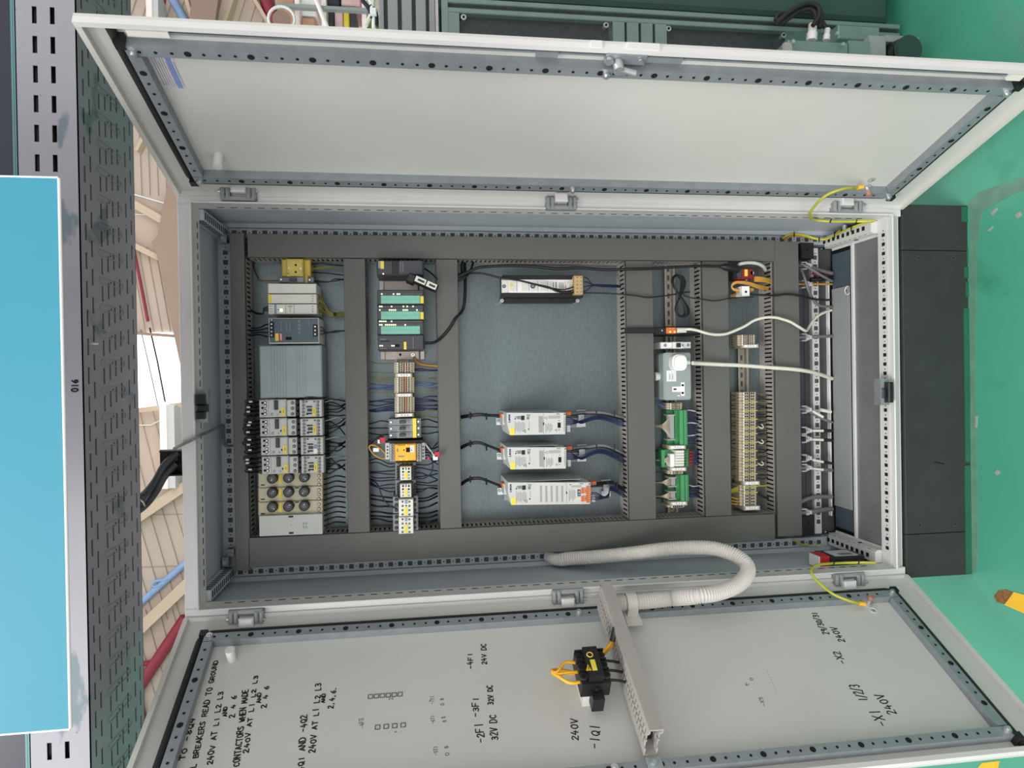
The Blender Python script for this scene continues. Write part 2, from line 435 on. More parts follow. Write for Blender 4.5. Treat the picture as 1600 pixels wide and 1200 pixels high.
# trims across the wall
def wallbar(x0, y0, x1, y1, wpx, m, name, Y=11.7, d=.2):
    p, q = at(x0, y0, Y), at(x1, y1, Y); t = (q - p).normalized(); s = Vector((-t.z, 0, t.x)) * (wpx * mpp(Y) / 2)
    b = MB()
    b.hull([p - s, q - s, q + s, p + s], [v + Vector((0, d, 0)) for v in (p - s, q - s, q + s, p + s)], m)
    return structure(name, b)
wallbar(190, 308, 262, 349, 11, 'purlin', 'trim_1')
wallbar(190, 374, 262, 410, 8, 'purlin', 'trim_2')
wallbar(190, 826, 300, 752, 14, 'purlin', 'trim_3')
wallbar(190, 1010, 300, 905, 16, 'purlin', 'trim_4')
wallbar(195, 644, 300, 630, 7, 'purlin', 'trim_5')
wallbar(195, 519, 300, 527, 4, 'rafter', 'trim_6', 11.8)
# brown sheeted bay next to the cabinet edge
b = MB()
Y = 11.4
poly = [(262, 286), (300, 286), (300, 572), (282, 572), (245, 398), (236, 379), (246, 368)]
b.prism([(at(x, y, Y)[0], at(x, y, Y)[2]) for x, y in poly], Y, Y + .15, 'rafter'); structure('trim_7', b)
b = MB()
poly = [(303, -30), (345, -30), (332, 60), (292, 60)]
b.prism([(at(x, y, Y)[0], at(x, y, Y)[2]) for x, y in poly], Y, Y + .15, 'rafter'); structure('trim_8', b)
for i, (x0, y0, x1, y1) in enumerate([(392, -10, 428, 50), (345, 50, 372, -30), (285, -20, 300, 30), (212, 235, 240, 180)]):
    wallbar(x0, y0, x1, y1, 5, 'purlin', 'trim_%d' % (9 + i))

def rod(name, label, cat, pts, r, m, n=8):
    YW = wy - .03 - rod.lift; f = (YW + 1.64) / (pts[0][2] + 1.64); r = r * f; rod.lift = (rod.lift + .015) % .06   # pipes run along the far wall
    pts = [(x, y, YW - r) for x, y, _ in pts]
    t, b = solo(name, label, cat); b.tube([at(*p) for p in pts], r, m, n); return t.done()
rod.lift = .0
rod('sprinkler_pipe', 'thin red pipe running towards the bright roof window beside the perforated tray', 'pipe', [(203, 362, 9), (218, 434, 9), (231, 502, 9)], .022, 'redpipe')
def wallrun(b, pts, r, m, lift=.0):
    f = 13.6 / (pts[0][2] + 1.64); b.tube([at(x, y, wy - .03 - lift - r * f) for x, y, _ in pts], r * f, m, 8)
t = Thing('sprinkler_pipe', 'thick dark red pipe with thin branches by the corner of the written-on door', 'pipe')
wallrun(t.p('main_pipe'), [(205, 1092, 8), (290, 965, 8)], .075, 'redpipe'); wallrun(t.p('branch_pipe'), [(200, 1042, 8), (252, 1032, 8)], .035, 'redpipe'); wallrun(t.p('drop_pipe'), [(213, 1050, 8), (219, 1094, 8), (228, 1130, 8)], .03, 'redpipe'); t.done()
t = Thing('air_pipe', 'pale blue pipe with an end clip crossing the gap beside the cabinet top', 'pipe')
wallrun(t.p('pipe'), [(205, 955, 7), (292, 878, 7)], .042, 'bluepipe'); wallrun(t.p('clip'), [(252, 914, 6.9), (241, 917, 6.9), (238, 913, 6.9), (242, 908, 6.9), (262, 905, 6.9)], .018, 'bluepipe', .08); t.done()
rod('blue_roof_pipe', 'blue pipe slanting between roof sheets above the plain door edge', 'pipe', [(262, -15, 9), (290, 35, 9)], .06, 'bluepipe')
rod('red_roof_pipe', 'dark red pipe rising behind the shelf rack', 'pipe', [(408, -20, 8), (440, 60, 8)], .09, 'redpipe')
rod('red_roof_rod', 'thin dark red rod beside the blue roof pipe', 'rod', [(259, -10, 9), (252, 40, 9)], .02, 'redpipe')
rod('stay_wire', 'white cord stretched across the brown roof bay nearer the plain door', 'cord', [(196, 300, 9), (300, 330, 9)], .014, 'white', 6)
rod('stay_wire', 'faint thin white cord farther from the plain door on the brown roof bay', 'cord', [(196, 334, 9), (300, 340, 9)], .008, 'white', 6)
rod('lamp_cable', 'dark thin hanging cable dropping from the bright roof window to the strip lamp', 'cable', [(234, 512, 9), (246, 565, 9), (258, 628, 9)], .012, 'wire', 6)
rod('lamp_cable', 'grey thinner hanging cable crossing the bright roof window', 'cable', [(220, 515, 9), (236, 585, 9), (248, 640, 9)], .008, 'greycable', 6)
rod('lamp_flex', 'white flex reaching from the tray edge to the strip lamp', 'cable', [(205, 665, 9), (236, 664, 9), (252, 656, 9)], .012, 'whitecable', 6)
for (x0, y0, x1, y1, lab) in [(250, 632, 273, 764, 'long white strip lamp hanging behind the cable inlet of the cabinet'), (228, -12, 247, 30, 'white strip lamp above the corner of the plain door')]:
    t = Thing('strip_lamp', lab, 'lamp'); hb = t.p('housing'); df = t.p('diffuser')
    xm = x0 + (x1 - x0) * .48
    hb.pbox(x0, y0, xm, y1, 11.5, 11.93, 'lampwhite')
    df.pbox(xm + .5, y0 + 1, x1, y1 - 1, 11.52, 11.9, 'labelpaper'); 
    t.done()

# shelf rack with boxes, far right behind the plain door
t = Thing('storage_rack', 'grey and white storage rack full of goods beyond the plain door', 'rack')
Yr = 4.2
for x0 in (455, 497, 560): t.p('shelf').pbox(x0 + 5, -70, x0 + 12, 62, Yr, Yr + .5, 'lampwhite')
for y0 in (9, -40): t.p('upright').pbox(430, y0, 590, y0 + 5, Yr - .05, Yr - .002, 'ribgrey')
t.p('upright').pbox(572, -50, 720, -44, Yr - .05, Yr - .002, 'ribgrey')
t.p('brace').tube([at(494, 0, Yr - .075), at(512, 45, Yr - .075)], .02, 'lampwhite', 6)
t.done()
boxes = [(471, 15, 494, 24, 'white', 'white flat box on the far rack'), (471, 27, 492, 44, 'cardboard', 'brown carton on the far rack'), (513, 15, 522, 42, 'darkgrey', 'dark grey bin on the far rack'),
         (523, 15, 536, 42, 'pinkbox', 'pale pink packet on the far rack'), (537, 15, 546, 44, 'yellow', 'yellow packet on the far rack'), (547, 15, 556, 42, 'darkgrey', 'black bin beside the yellow packet on the far rack'),
         (574, 15, 590, 42, 'olivewire', 'olive striped crate on the far rack'), (469, -30, 494, 8, 'white', 'white carton on the upper run of the far rack'), (511, -30, 530, 8, 'navypanel', 'navy bin on the upper run of the far rack'), (533, -30, 562, 8, 'pinkbox', 'pink printed carton on the upper run of the far rack'), (430, -30, 458, 8, 'cardboard', 'brown carton on the upper run of the far rack')]
for x0, y0, x1, y1, m, lab in boxes:
    t, b = solo('stored_box', lab, 'box', 'goods on the far rack'); b.pbox(x0, y0, x1, y1, Yr + .05, Yr + .4, m, .01); t.done()
t = Thing('hose_reel', 'white rimmed hoop with brown centre hanging beside the far rack', 'hoop')
c = at(440, 30, 4.13); rr = 19 * mpp(4.13)
t.p('rim').tube([(c[0] + rr * math.cos(a * .2618), 4.13, c[2] + rr * math.sin(a * .2618)) for a in range(25)], .012, 'white', 6)
t.p('centre').cyl((c[0], 4.125, c[2]), (c[0], 4.135, c[2]), rr * .7, 'rafter', 20)
t.done()
for i, (x0, y0, x1, y1, m, nm) in enumerate([(574, -10, 584, 45, 'white', 'white'), (566, 0, 580, 30, 'wire', 'black'), (583, -8, 572, 40, 'whitecable', 'cream'), (580, 8, 588, 40, 'wire', 'curled black')]):
    t, b = solo('hanging_cable', nm + ' cable hanging beside the ribbed grey machine housing', 'cable'); b.tube(spline([at(x0, y0, 2.4), at((x0 + x1) / 2 + 4, (y0 + y1) / 2, 2.4), at(x1, y1, 2.4)]), .013, m, 6); t.done()
t, b = solo('cable_plug', 'white plug hanging in the cables beside the ribbed grey housing', 'plug'); b.pbox(578, 11, 588, 21, 2.35, 2.38, 'white', .004); t.done()

# ------------------------------------------------------------------ machine standing beyond the plain door
Ym = .22
t = Thing('machine', 'grey green machine with dark hood standing beyond the plain door', 'machine')
b = t.p('frame_post', label='grey green slotted aluminium post')
b.pbox(690, 13, 1400, 24, Ym, Ym + .08, 'alu'); b.pbox(690, 24, 1400, 32, Ym + .012, Ym + .08, 'mesh'); b.pbox(690, 31, 1400, 40, Ym, Ym + .08, 'alu')
# skewed to the real upright: rebuilt as vertical bars below
b.v.clear(); b.f.clear(); b.m.clear(); b.s.clear(); b.mats.clear()
def vx(py, px, Y): return at(px, py, Y)[0]
xa = vx(24, 1000, Ym); zt, zb = at(690, 40, Ym)[2], at(1365, 60, Ym)[2]
s = mpp(Ym)
b.box(xa - 12 * s, xa - 4 * s, Ym, Ym + .08, .02, zt, 'alu', .002)
b.box(xa - 4 * s, xa + 3 * s, Ym + .012, Ym + .08, .02, zt, 'mesh')
b.box(xa + 3 * s, xa + 11 * s, Ym, Ym + .08, .02, zt, 'alu', .002)
b.box(xa - 60 * s, xa + 11 * s, Ym - .002, Ym + .08, zt - 10 * s, zt, 'alu')
for k in range(4):                                                       # short grooves of the cross bar
    x0 = 958 + k * 22
    b.box(xa - 45 * s, xa - 12 * s, Ym + .001, Ym + .08, at(x0 + 18, 55, Ym)[2], at(x0, 55, Ym)[2], 'alu')
    b.box(xa - 45 * s, xa - 12 * s, Ym + .014, Ym + .08, at(x0 + 22, 55, Ym)[2], at(x0 + 18, 55, Ym)[2], 'mesh')
b.box(xa - 45 * s, xa - 12 * s, Ym + .001, Ym + .08, at(718, 50, Ym)[2], zt, 'alu')
for (x0, x1) in ((719, 954), (1040, 1232)):
    g = t.p('guard_panel', label='dark mesh guard panel'); g.box(xa - 60 * s, xa - 12 * s, Ym + .02, Ym + .03, at(x1, 60, Ym)[2], at(x0, 60, Ym)[2], 'mesh')
    for xx in (x0 + 6, x1 - 6):
        c = t.p('bolt'); cz = at(xx, 50, Ym)[2]; cx = xa - 17 * s
        c.cyl((cx, Ym + .02, cz), (cx, Ym + .005, cz), 4.5 * s, 'screw', 12); c.cyl((cx, Ym + .005, cz), (cx, Ym + .003, cz), 2 * s, 'hole', 8)
h = t.p('hood', label='dark green sheet hood')
h.box(xa + 12 * s, xa + .85, Ym - .01, Ym + .5, at(1395, 40, Ym)[2] + .02, at(688, 10, Ym)[2], 'hood', .01)
g = t.p('junction_box', label='grey green junction box')
Yb = .12
g.pbox(1232, 64, 1326, 110, Yb, Yb + .12, 'alu', .003); g.pbox(1326, 64, 1360, 110, Yb + .002, Yb + .1, 'alu')
g.pbox(1226, 66, 1238, 110, Yb - .012, Yb, 'duct_light'); g.pbox(1310, 40, 1375, 62, Yb + .06, Yb + .12, 'alu', .003)
for x, y in ((1238, 66), (1316, 70), (1307, 53)):
    c = t.p('bolt'); q = at(x, y, Yb - .012); c.cyl(q, q + Vector((0, -.006, 0)), 3.2 * mpp(Yb), 'screw', 10)
g = t.p('bearing_bracket', label='cast grey bracket'); g.pbox(1358, 56, 1384, 100, Yb + .04, Yb + .12, 'ribgrey'); g.pbox(1384, 56, 1432, 66, Yb + .04, Yb + .12, 'ribgrey'); g.pbox(1420, 58, 1438, 80, Yb + .05, Yb + .12, 'ribgrey')
c = at(1418, 78, Yb); g = t.p('roller', label='black roller end'); r = 23 * mpp(Yb)
g.cyl((c[0], Yb + .005, c[2]), (c[0], Yb - .01, c[2]), r, 'hood', 24); d = at(1400, 82, Yb + .06); g.cyl((d[0], Yb + .1, d[2]), (c[0], Yb + .005, c[2]), r, 'black', 24)
t.done()
for k, (x, y0, y1) in enumerate(((1268, 62, 38), (1291, 62, 45))):
    t, b = solo('cable_gland', ('larger' if k == 0 else 'smaller') + ' white cable gland on the grey green junction box', 'gland')
    cx = at(x, y0, Yb + .05); q = at(x + 2, y1, Yb + .05); q2 = cx.lerp(q, .45); R_ = (9 - 3 * k) * mpp(Yb)
    b.cyl(cx - (q - cx) * .06, q2, R_, 'white', 6); b.cyl(q2, q, R_ * .8, 'offwhite', 12); t.done()
for k, pts in enumerate([[(1270, 40), (1279, 26), (1278, 10), (1262, 5), (1240, 14), (1222, 28), (1214, 36)], [(1275, 40), (1274, 22), (1266, 14), (1250, 17), (1236, 26), (1220, 37)], [(1280, 44), (1283, 22), (1274, 8), (1258, 8), (1232, 20), (1216, 22), (1212, 32)], [(1292, 46), (1282, 30), (1276, 16), (1258, 12), (1236, 22), (1224, 36)]]):
    wire([(x, y, Yb + .03 + .01 * k) for x, y in pts], .0065, 'rubber', 'black cable looping into the white glands on the junction box', 'black cables looping over the junction box', 'machine_cable', 'cable', 5, 8)

t = Thing('ribbed_housing', 'light grey machine housing with deep parallel ribs beyond the plain door', 'housing')
b = t.p('body')
Yh = .30; X0 = at(640, 60, Yh)[0] - .15; X1 = X0 + 1.4
z1, z0 = at(592, 30, Yh)[2], at(680, 30, Yh)[2]
b.box(X0, X1, Yh + .012, Yh + .4, z0, z1, 'mesh')
for x0, x1 in ((592, 600), (606, 622), (628, 644), (650, 666), (671, 680)):
    b.box(X0, X1, Yh, Yh + .02, at(x1, 30, Yh)[2], at(x0, 30, Yh)[2], 'ribgrey', .002)
c = t.p('edge_strip', label='pale pink edge strip'); c.box(X0, X1, Yh - .006, Yh + .02, at(685, 30, Yh)[2], at(680.5, 30, Yh)[2], 'labelpaper')
t.done()

# ------------------------------------------------------------------ perforated tray overhead
t = Thing('cable_tray', 'long perforated galvanised cable tray running over the cabinet top', 'cable tray')
TY0, TY1 = -.30, -.055; TZ0 = 1.869 + FZ; TZ1 = 1.972 + FZ; TX0, TX1 = -1.05, 1.35
def perforate(b, a0, a1, rows, pitch, slot, put):
    """Rows of slots along X: rows = [(centre, half width, shift)] across [a0, a1]."""
    cur = a0
    for c, hw, sh in rows:
        put(b, TX0, TX1, cur, c - hw)
        x = TX0 - pitch + sh
        while x < TX1:
            s0, s1 = x + slot / 2, x + pitch - slot / 2
            s0, s1 = max(s0, TX0), min(s1, TX1)
            if s1 > s0: put(b, s0, s1, c - hw, c + hw)
            x += pitch
        cur = c + hw
    put(b, TX0, TX1, cur, a1)
side = t.p('side_wall')
perforate(side, TZ0, TZ1, [(1.903 + FZ + .006, .004, .012), (1.937 + FZ + .002, .004, .012)], .0533, .031, lambda b, x0, x1, z0, z1: b.box(x0, x1, TY0, TY0 + .002, z0, z1, 'tray'))
base = t.p('base')
rows = [(TY0 + .022, .0035, .0), (TY0 + .045, .0035, .026)] + [(TY0 + .085 + i * .026, .0035, (.0 + i * .008)) for i in range(4)] + [(TY0 + .2, .0035, .03), (TY0 + .226, .0035, .0)]
perforate(base, TY0, TY1, rows, .0533, .031, lambda b, x0, x1, y0, y1: b.box(x0, x1, y0, y1, TZ0, TZ0 + .002, 'tray'))
i = 0
x = TX0 + .02
while x < TX1 - .05:                                         # pressed stiffening beads between the slots
    pts = [(x + .0, TY0 + .075, TZ0 - .0006), (x + .006, TY0 + .07, TZ0 - .0006), (x + .012, TY0 + .075, TZ0 - .0006), (x + .012, TY0 + .172, TZ0 - .0006), (x + .006, TY0 + .178, TZ0 - .0006), (x, TY0 + .172, TZ0 - .0006), (x, TY0 + .075, TZ0 - .0006)]
    base.tube(pts, .0009, 'tray', 5)
    base.disc((x + .006, TY0 + .12, TZ0 - .0008), (1, 0, 0), (0, 1, 0), .0022, 'hole', 8)
    x += .0533
rearw = t.p('side_wall'); rearw.box(TX0, TX1, TY1 - .002, TY1, TZ0, TZ1 - .01, 'tray')
lip = t.p('lip'); lip.box(TX0, TX1, TY0, TY0 + .014, TZ1 - .002, TZ1, 'tray')
t.done()
for k in range(7):
    t, b = solo('tray_cable', 'black filler cable added over the overhead tray cables to darken its slots', 'cable', 'black cables lying in the overhead tray')
    y = TY0 + .03 + k * .031; b.tube([(TX0 + .02 + i * .115, y + .003 * math.sin(i * 1.1 + k * 2), TZ0 + .0480) for i in range(21)], .0142, 'black', 8); t.done()  # upper cable layer added so the side slots stay dark
    if k < 1:
        t, b = solo('tray_cable', 'black filler cable added over the overhead tray cables to darken its slots', 'cable', 'black cables lying in the overhead tray'); b.tube([(TX0 + .02 + i * .115, y - .008, TZ0 + .078) for i in range(21)], .0142, 'black', 8); t.done()  # one more filler cable added to block light through the upper slots
    t, b = solo('tray_cable', 'black filler cable added over the overhead tray cables to darken its slots', 'cable', 'black cables lying in the overhead tray')
    y = TY0 + .03 + k * .031; b.tube([(TX0 + .02 + i * .115, y + .003 * math.sin(i * 1.3 + k), TZ0 + .0175) for i in range(21)], .0145, 'black', 8); t.done()
# marker pen scrawl on the tray side
t, b = solo('pen_mark', 'black handwritten mark on the side wall of the overhead tray', 'marking')
strokes(b, '016', at(122, 612, TY0 - .0004), XA, ZA, FRONT, .008, .010, .0022, 'ink'); t.done()
# tie round tray edge
t, b = solo('cable_tie', 'white cable tie looped through the tray edge around the two dark cables', 'cable tie')
b.tube(spline([at(196, 780, -.06), at(208, 782, -.03), at(218, 781, -.02), at(224, 786, .0), at(226, 792, .02)]), .0018, 'offwhite', 6); t.done()
t, b = solo('tray_bolt', 'small bright bolt shank poking through the tray slots', 'bolt')
q = at(139, 537, TY0 + .03); b.cyl(q + Vector((0, 0, .008)), q + Vector((0, .004, -.014)), .0028, 'screw', 8); t.done()

# dark panel with teal beam above the tray
t = Thing('overhead_beam', 'dark panelled beam with teal bottom rail above the perforated tray', 'beam')
YB = -.285
z0 = at(47, 600, YB)[2] + .003; z1 = at(27, 600, YB)[2]
b = t.p('rail', label='teal painted rail'); b.box(-1.2, 1.5, YB, YB + .1, z0, z1, 'tealbeam', .004); b.box(-1.2, 1.5, YB - .006, YB, z0 + .006, z0 + .011, 'tealbeam'); b.box(-1.2, 1.5, YB - .006, YB, z1 - .008, z1 - .004, 'tealbeam')
b.box(.378, .380, YB - .008, YB + .1, z0 - .0005, z1 + .0005, 'mesh')
b = t.p('panel'); b.box(-1.2, 1.5, YB + .02, YB + .1, z1, z1 + .45, 'navypanel')
t.done()
# cyan board
t = Thing('cyan_board', 'plain cyan board hanging in front of the tray', 'board')
YC = -.85
A = [at(90, 278, YC), at(108, 1139, YC)]
top = Vector((0, 0, 1.3)); back = Vector((0, .004, 0))  # board carried up out of view so it shades the plain door
b = t.p('sheet'); q = [A[1], A[0], A[0] + top, A[1] + top]
b.hull(q, [v + back for v in q], 'cyan')
e = t.p('edge_trim', label='thin white edge trim')
for u, v in ((A[0], A[1]), (A[0], A[0] + top), (A[1], A[1] + top)): e.cyl(u + back * .5, v + back * .5, .0022, 'white', 6)
t.done()

# floor markings
def patch(name, label, cat, poly, m, th=.0015):
    t, b = solo(name, label, cat); P = [atz(x, y, 0) for x, y in poly]
    b.add([(p[0], p[1], th) for p in P] + [(p[0], p[1], 0) for p in P], [tuple(range(len(P)))] + [(i, (i + 1) % len(P), len(P) + (i + 1) % len(P), len(P) + i) for i in range(len(P))], m); t.done()
patch('floor_marking', 'yellow painted floor mark at the picture edge beside the written-on door', 'floor marking', [(1585, 925), (1660, 945), (1660, 985), (1600, 958), (1570, 945)], 'markyellow')
patch('floor_marking', 'yellow painted floor mark past the free edge of the written-on door', 'floor marking', [(1535, 1192), (1562, 1189), (1556, 1215), (1515, 1215)], 'markyellow')
patch('worn_floor_patch', 'rusty brown worn patch at the end of the yellow floor mark', 'stain', [(1553, 932), (1560, 923), (1572, 921), (1585, 926), (1571, 944), (1558, 941)], 'rust', .001)

patch('worn_floor_strip', 'dull worn strip of floor along the foot of the plinth', 'stain', [(1515.5, 322), (1527, 312), (1524, 600), (1529, 880), (1517, 906)], 'wornfloor', .0006)
patch('worn_floor_strip', 'dull worn band of floor running out from the plinth corner beside the plain door', 'stain', [(1511, 318), (1530, 300), (1600, 276), (1650, 262), (1650, 285), (1590, 300), (1535, 330), (1528, 380), (1517, 340)], 'wornfloor', .0008)
for poly, lab in (([(1543, 360), (1551, 353), (1553, 355), (1546, 362)], 'pale scratch on the floor beside the plinth, second from the plain door'), ([(1548, 332), (1558, 324), (1560, 327), (1551, 337)], 'pale chip on the floor nearest the plain door'), ([(1586, 336), (1594, 330), (1598, 336), (1590, 342)], 'grey chip on the floor at the picture edge near the plain door'),
                  ([(1554, 738), (1559, 733), (1564, 738), (1558, 743)], 'brown grey chip on the floor facing the middle of the plinth'), ([(1503, 996), (1507, 994), (1508, 999), (1504, 1001)], 'small white chip on the floor beside the written-on door'), ([(1524, 650), (1528, 650), (1527, 668), (1524, 668)], 'pale scrape on the floor hard by the plinth foot')):
    patch('floor_chip', lab, 'floor mark', poly, 'chip', .0012)
t, b = solo('scuff_mark', 'dark scuff stroke on the front of the plinth', 'scuff'); q0, q1 = at(1460, 722, .0008), at(1475, 725, .0008); b.cyl(q0, q1, .0012, 'hole', 6); t.done()
# ------------------------------------------------------------------ plinth
t = Thing('plinth', 'dark grey green plinth under the cabinet with green paint along its foot', 'plinth')
PZ = FZ - .004
xs = [-.492, -.386 + .0, .384, .494]
zc = [at(1450, 834, 0)[0], at(1450, 391, 0)[0]]
pn = t.p('front_panel'); pn.box(zc[0] + .0008, zc[1] - .0008, .002, .02, .0, PZ, 'plinth', .001)
for s_, (xa_, xb_) in ((-1, (-.492, zc[0] - .0008)), (1, (zc[1] + .0008, .494))):
    c = t.p('corner_piece'); c.box(xa_, xb_, .002, .36, .0, PZ, 'plinth', .001)
for x0, x1, hh in ((-.49, -.2, .030), (-.19, .22, .026), (.25, .29, .014), (.30, .33, .02), (.45, .49, .03), (.34, .38, .006)):
    c = t.p('paint_strip', label='green floor paint smear'); c.box(x0, x1, .0, .003, .0, hh * .6, 'plinthgreen')
for px, py in ((1435, 403), (1489, 403), (1437, 820), (1492, 819)):
    q = at(px, py, .001); c = t.p('screw'); c.cyl((q[0], .003, q[2]), (q[0], .0005, q[2]), .006, 'darkgrey', 12); c.cyl((q[0], .001, q[2]), (q[0], 0, q[2]), .003, 'hole', 6)
t.done()

# ================================================================== CABINET
cab = Thing('electrical_cabinet', 'light grey two door electrical cabinet standing open on a dark plinth', 'cabinet')
XI = .462; ZI0, ZI1 = .033 + FZ, 1.767 + FZ
fr = cab.p('front_frame')
for s_ in (-1, 1):
    fr.box(s_ * XI, s_ * W2, .0, .048, FZ, FZ + H, 'cabinet', .002)
fr.box(-XI, XI, .0, .048, ZI1, FZ + H, 'cabinet', .002)
fr.box(-XI, XI, .012, .048, FZ, ZI0, 'cabinet')
fr.hull([(-W2, .014, FZ), (W2, .014, FZ), (XI, .0, ZI0 - .008), (-XI, .0, ZI0 - .008)], [(-W2, .03, FZ), (W2, .03, FZ), (XI, .03, ZI0), (-XI, .03, ZI0)], 'cabinet')
lp = cab.p('sealing_lip', label='pale raised sealing lip')
e = .004
for s_ in (-1, 1): lp.box(s_ * XI, s_ * (XI + e), -.010, .003, ZI0 - e, ZI1 + e, 'cabinet', .0015)
lp.box(-XI, XI, -.010, .003, ZI1, ZI1 + e, 'cabinet', .0015); lp.box(-XI, XI, -.010, .003, ZI0 - e, ZI0, 'cabinet', .0015)
# slots along the inner face of the frame
z = FZ + .09
while z < FZ + 1.72:
    for s_ in (-1, 1): fr.box(s_ * (XI - .0004), s_ * (XI + .001), .030, .0345, z, z + .016, 'hole')
    z += .0305
x = -.42
while x < .42:
    fr.box(x, x + .014, .030, .0345, ZI1 - .0004, ZI1 + .001, 'hole')
    fr.box(x, x + .009, .020, .032, ZI0 - .001, ZI0 + .0004, 'hole'); fr.box(x + .0145, x + .017, .024, .028, ZI0 - .001, ZI0 + .0004, 'hole')
    x += .0245
YU = .272
for s_ in (-1, 1):
    p_ = cab.p('side_panel'); p_.box(s_ * .478, s_ * .486, .048, .34, FZ + .004, FZ + H - .004, 'cabinet_inside')
p_ = cab.p('top_panel'); p_.box(-.478, .478, .048, .34, FZ + H - .012, FZ + H - .004, 'cabinet_inside')
p_ = cab.p('back_panel'); p_.box(-.478, .478, .332, .34, FZ + .02, FZ + H - .012, 'cabinet_inside')
p_ = cab.p('gap_shade', label='near black sheet painted as shade under the gland plates'); p_.box(-.478, .478, .048, .332, FZ + .002, FZ + .012, 'hole')  # near-black sheet stands in for the shade in the gap
# rear uprights and cross rails with square holes
for s_ in (-1, 1):
    u = cab.p('upright')
    u.box(s_ * .466, s_ * .478, YU - .012, .332, FZ + .02, FZ + H - .012, 'cabinet_inside'); u.box(s_ * .4402, s_ * .466, YU, .332, FZ + .02, FZ + H - .012, 'cabinet_inside')
    z = FZ + .07
    while z < FZ + H - .06:
        u.box(s_ * .449, s_ * .461, YU - .0006, YU + .002, z, z + .0125, 'squarehole'); u.box(s_ * .4535, s_ * .4565, YU - .0006, YU + .002, z + .0180, z + .021, 'hole')
        z += .0265
r_ = cab.p('top_rail'); zq = at(356, 600, YU)[2]
r_.box(-.4395, .4395, YU, .332, max(zq - .016, FZ + 1.7465), FZ + H - .012, 'cabinet_inside')
x = -.40
while x < .40:
    r_.box(x, x + .0125, YU - .0006, YU + .002, zq - .006, zq + .006, 'squarehole'); r_.box(x + .018, x + .021, YU - .0006, YU + .002, zq - .0015, zq + .0015, 'hole')
    x += .0265
r_ = cab.p('bottom_rail'); zq = at(1276, 600, YU)[2]
r_.box(-.43, .43, YU, .332, zq - .010, zq + .012, 'cabinet'); r_.box(-.43, .43, YU + .02, .332, FZ + .012, zq - .012, 'squarehole')
x = -.40
while x < .40:
    r_.box(x, x + .0125, YU - .0006, YU + .002, zq - .006, zq + .006, 'squarehole'); r_.box(x + .018, x + .021, YU - .0006, YU + .002, zq - .0015, zq + .0015, 'hole')
    x += .0265
# depth rails in the four corners
for s_ in (-1, 1):
    d_ = cab.p('depth_rail')
    d_.box(s_ * .436, s_ * .461, .049, YU - .012, FZ + 1.757, FZ + 1.786, 'cabinet_inside')
    y = .06
    while y < .255:
        d_.box(s_ * .440, s_ * .456, y, y + .0065, FZ + 1.7564, FZ + 1.758, 'hole'); d_.box(s_ * .4354, s_ * .437, y, y + .0065, FZ + 1.760, FZ + 1.776, 'hole'); y += .0165
    d_ = cab.p('depth_rail')
    d_.box(s_ * .43, s_ * .461, .049, YU - .012, FZ + .032, FZ + .052, 'cabinet')
    y = .075
    while y < .255:
        d_.box(s_ * .441, s_ * .452, y, y + .0115, FZ + .0514, FZ + .0526, 'hole'); d_.box(s_ * .4294, s_ * .431, y, y + .0115, FZ + .036, FZ + .047, 'hole'); y += .0225
    d_ = cab.p('gland_frame'); d_.box(s_ * .4272, s_ * .4298, .05, .268, FZ + .012, FZ + .046, 'cabinet'); d_.box(s_ * .421, s_ * .4298, .05, .268, FZ + .0215, FZ + .0235, 'cabinet')
    d_.cyl((s_ * .4268, .135, FZ + .036), (s_ * .4262, .135, FZ + .036), .006, 'hole', 12)
# rail corner brackets, screws at top
for s_, px, py in ((1, 354, 374), (-1, 357, 876)):
    bk = cab.p('corner_bracket', label='bright zinc corner bracket'); q = at(px, py, .25)
    bk.box(q[0] - .012, q[0] + .012, .235, .258, q[2] - .004, q[2] + .012, 'zinc'); bk.box(q[0] - .02 * s_ - .010, q[0] - .02 * s_ + .010, .25, .256, q[2] - .014, q[2] + .004, 'zinc')
    bk.cyl((q[0], .235, q[2] + .004), (q[0], .228, q[2] + .004), .006, 'screw', 6)
mp = cab.p('mounting_plate', label='galvanised mounting plate'); mp.box(-.4395, .4395, YP, YP + .006, FZ + .148, FZ + 1.745, 'plate')
# floor plates
def fpl(name, x0, x1, X0, X1, m, z, th=.004, label=None):
    y1 = atz(x0, 600, z)[1]; y0 = atz(x1, 600, z)[1]
    b = cab.p(name, label=label); b.box(X0, X1, y0, y1, z - th, z, m); return b, y0, y1
fpl('gland_plate', 1335.5, 1377, -.424, .424, 'gland', FZ + .020)
g, y0, y1 = fpl('gland_plate', 1303, 1331, -.41, .41, 'psu', FZ + .021)
g, y0, y1 = fpl('gland_cover', 1301.5, 1328, -.345, .305, 'ribgrey', FZ + .027, label='grey painted gland cover with hooked end')
g.cyl((.292, y0 + .012, FZ + .0275), (.292, y0 + .012, FZ + .0278), .004, 'hole', 8)
hk = [(.292 + .012 * math.cos(a), y0 + .002 + .012 * math.sin(a), FZ + .029) for a in [math.pi * .5 + i * math.pi / 8 for i in range(-4, 7)]]
g.tube(hk, .002, 'cabinet', 6)
fpl('gland_edge', 1331.8, 1334.6, -.424, .424, 'cabinet', FZ + .026, .008, label='pale gland plate edge')
fpl('foam_strip', 1287, 1296, -.38, .36, 'white', FZ + .03, label='white strip behind the gland plates')
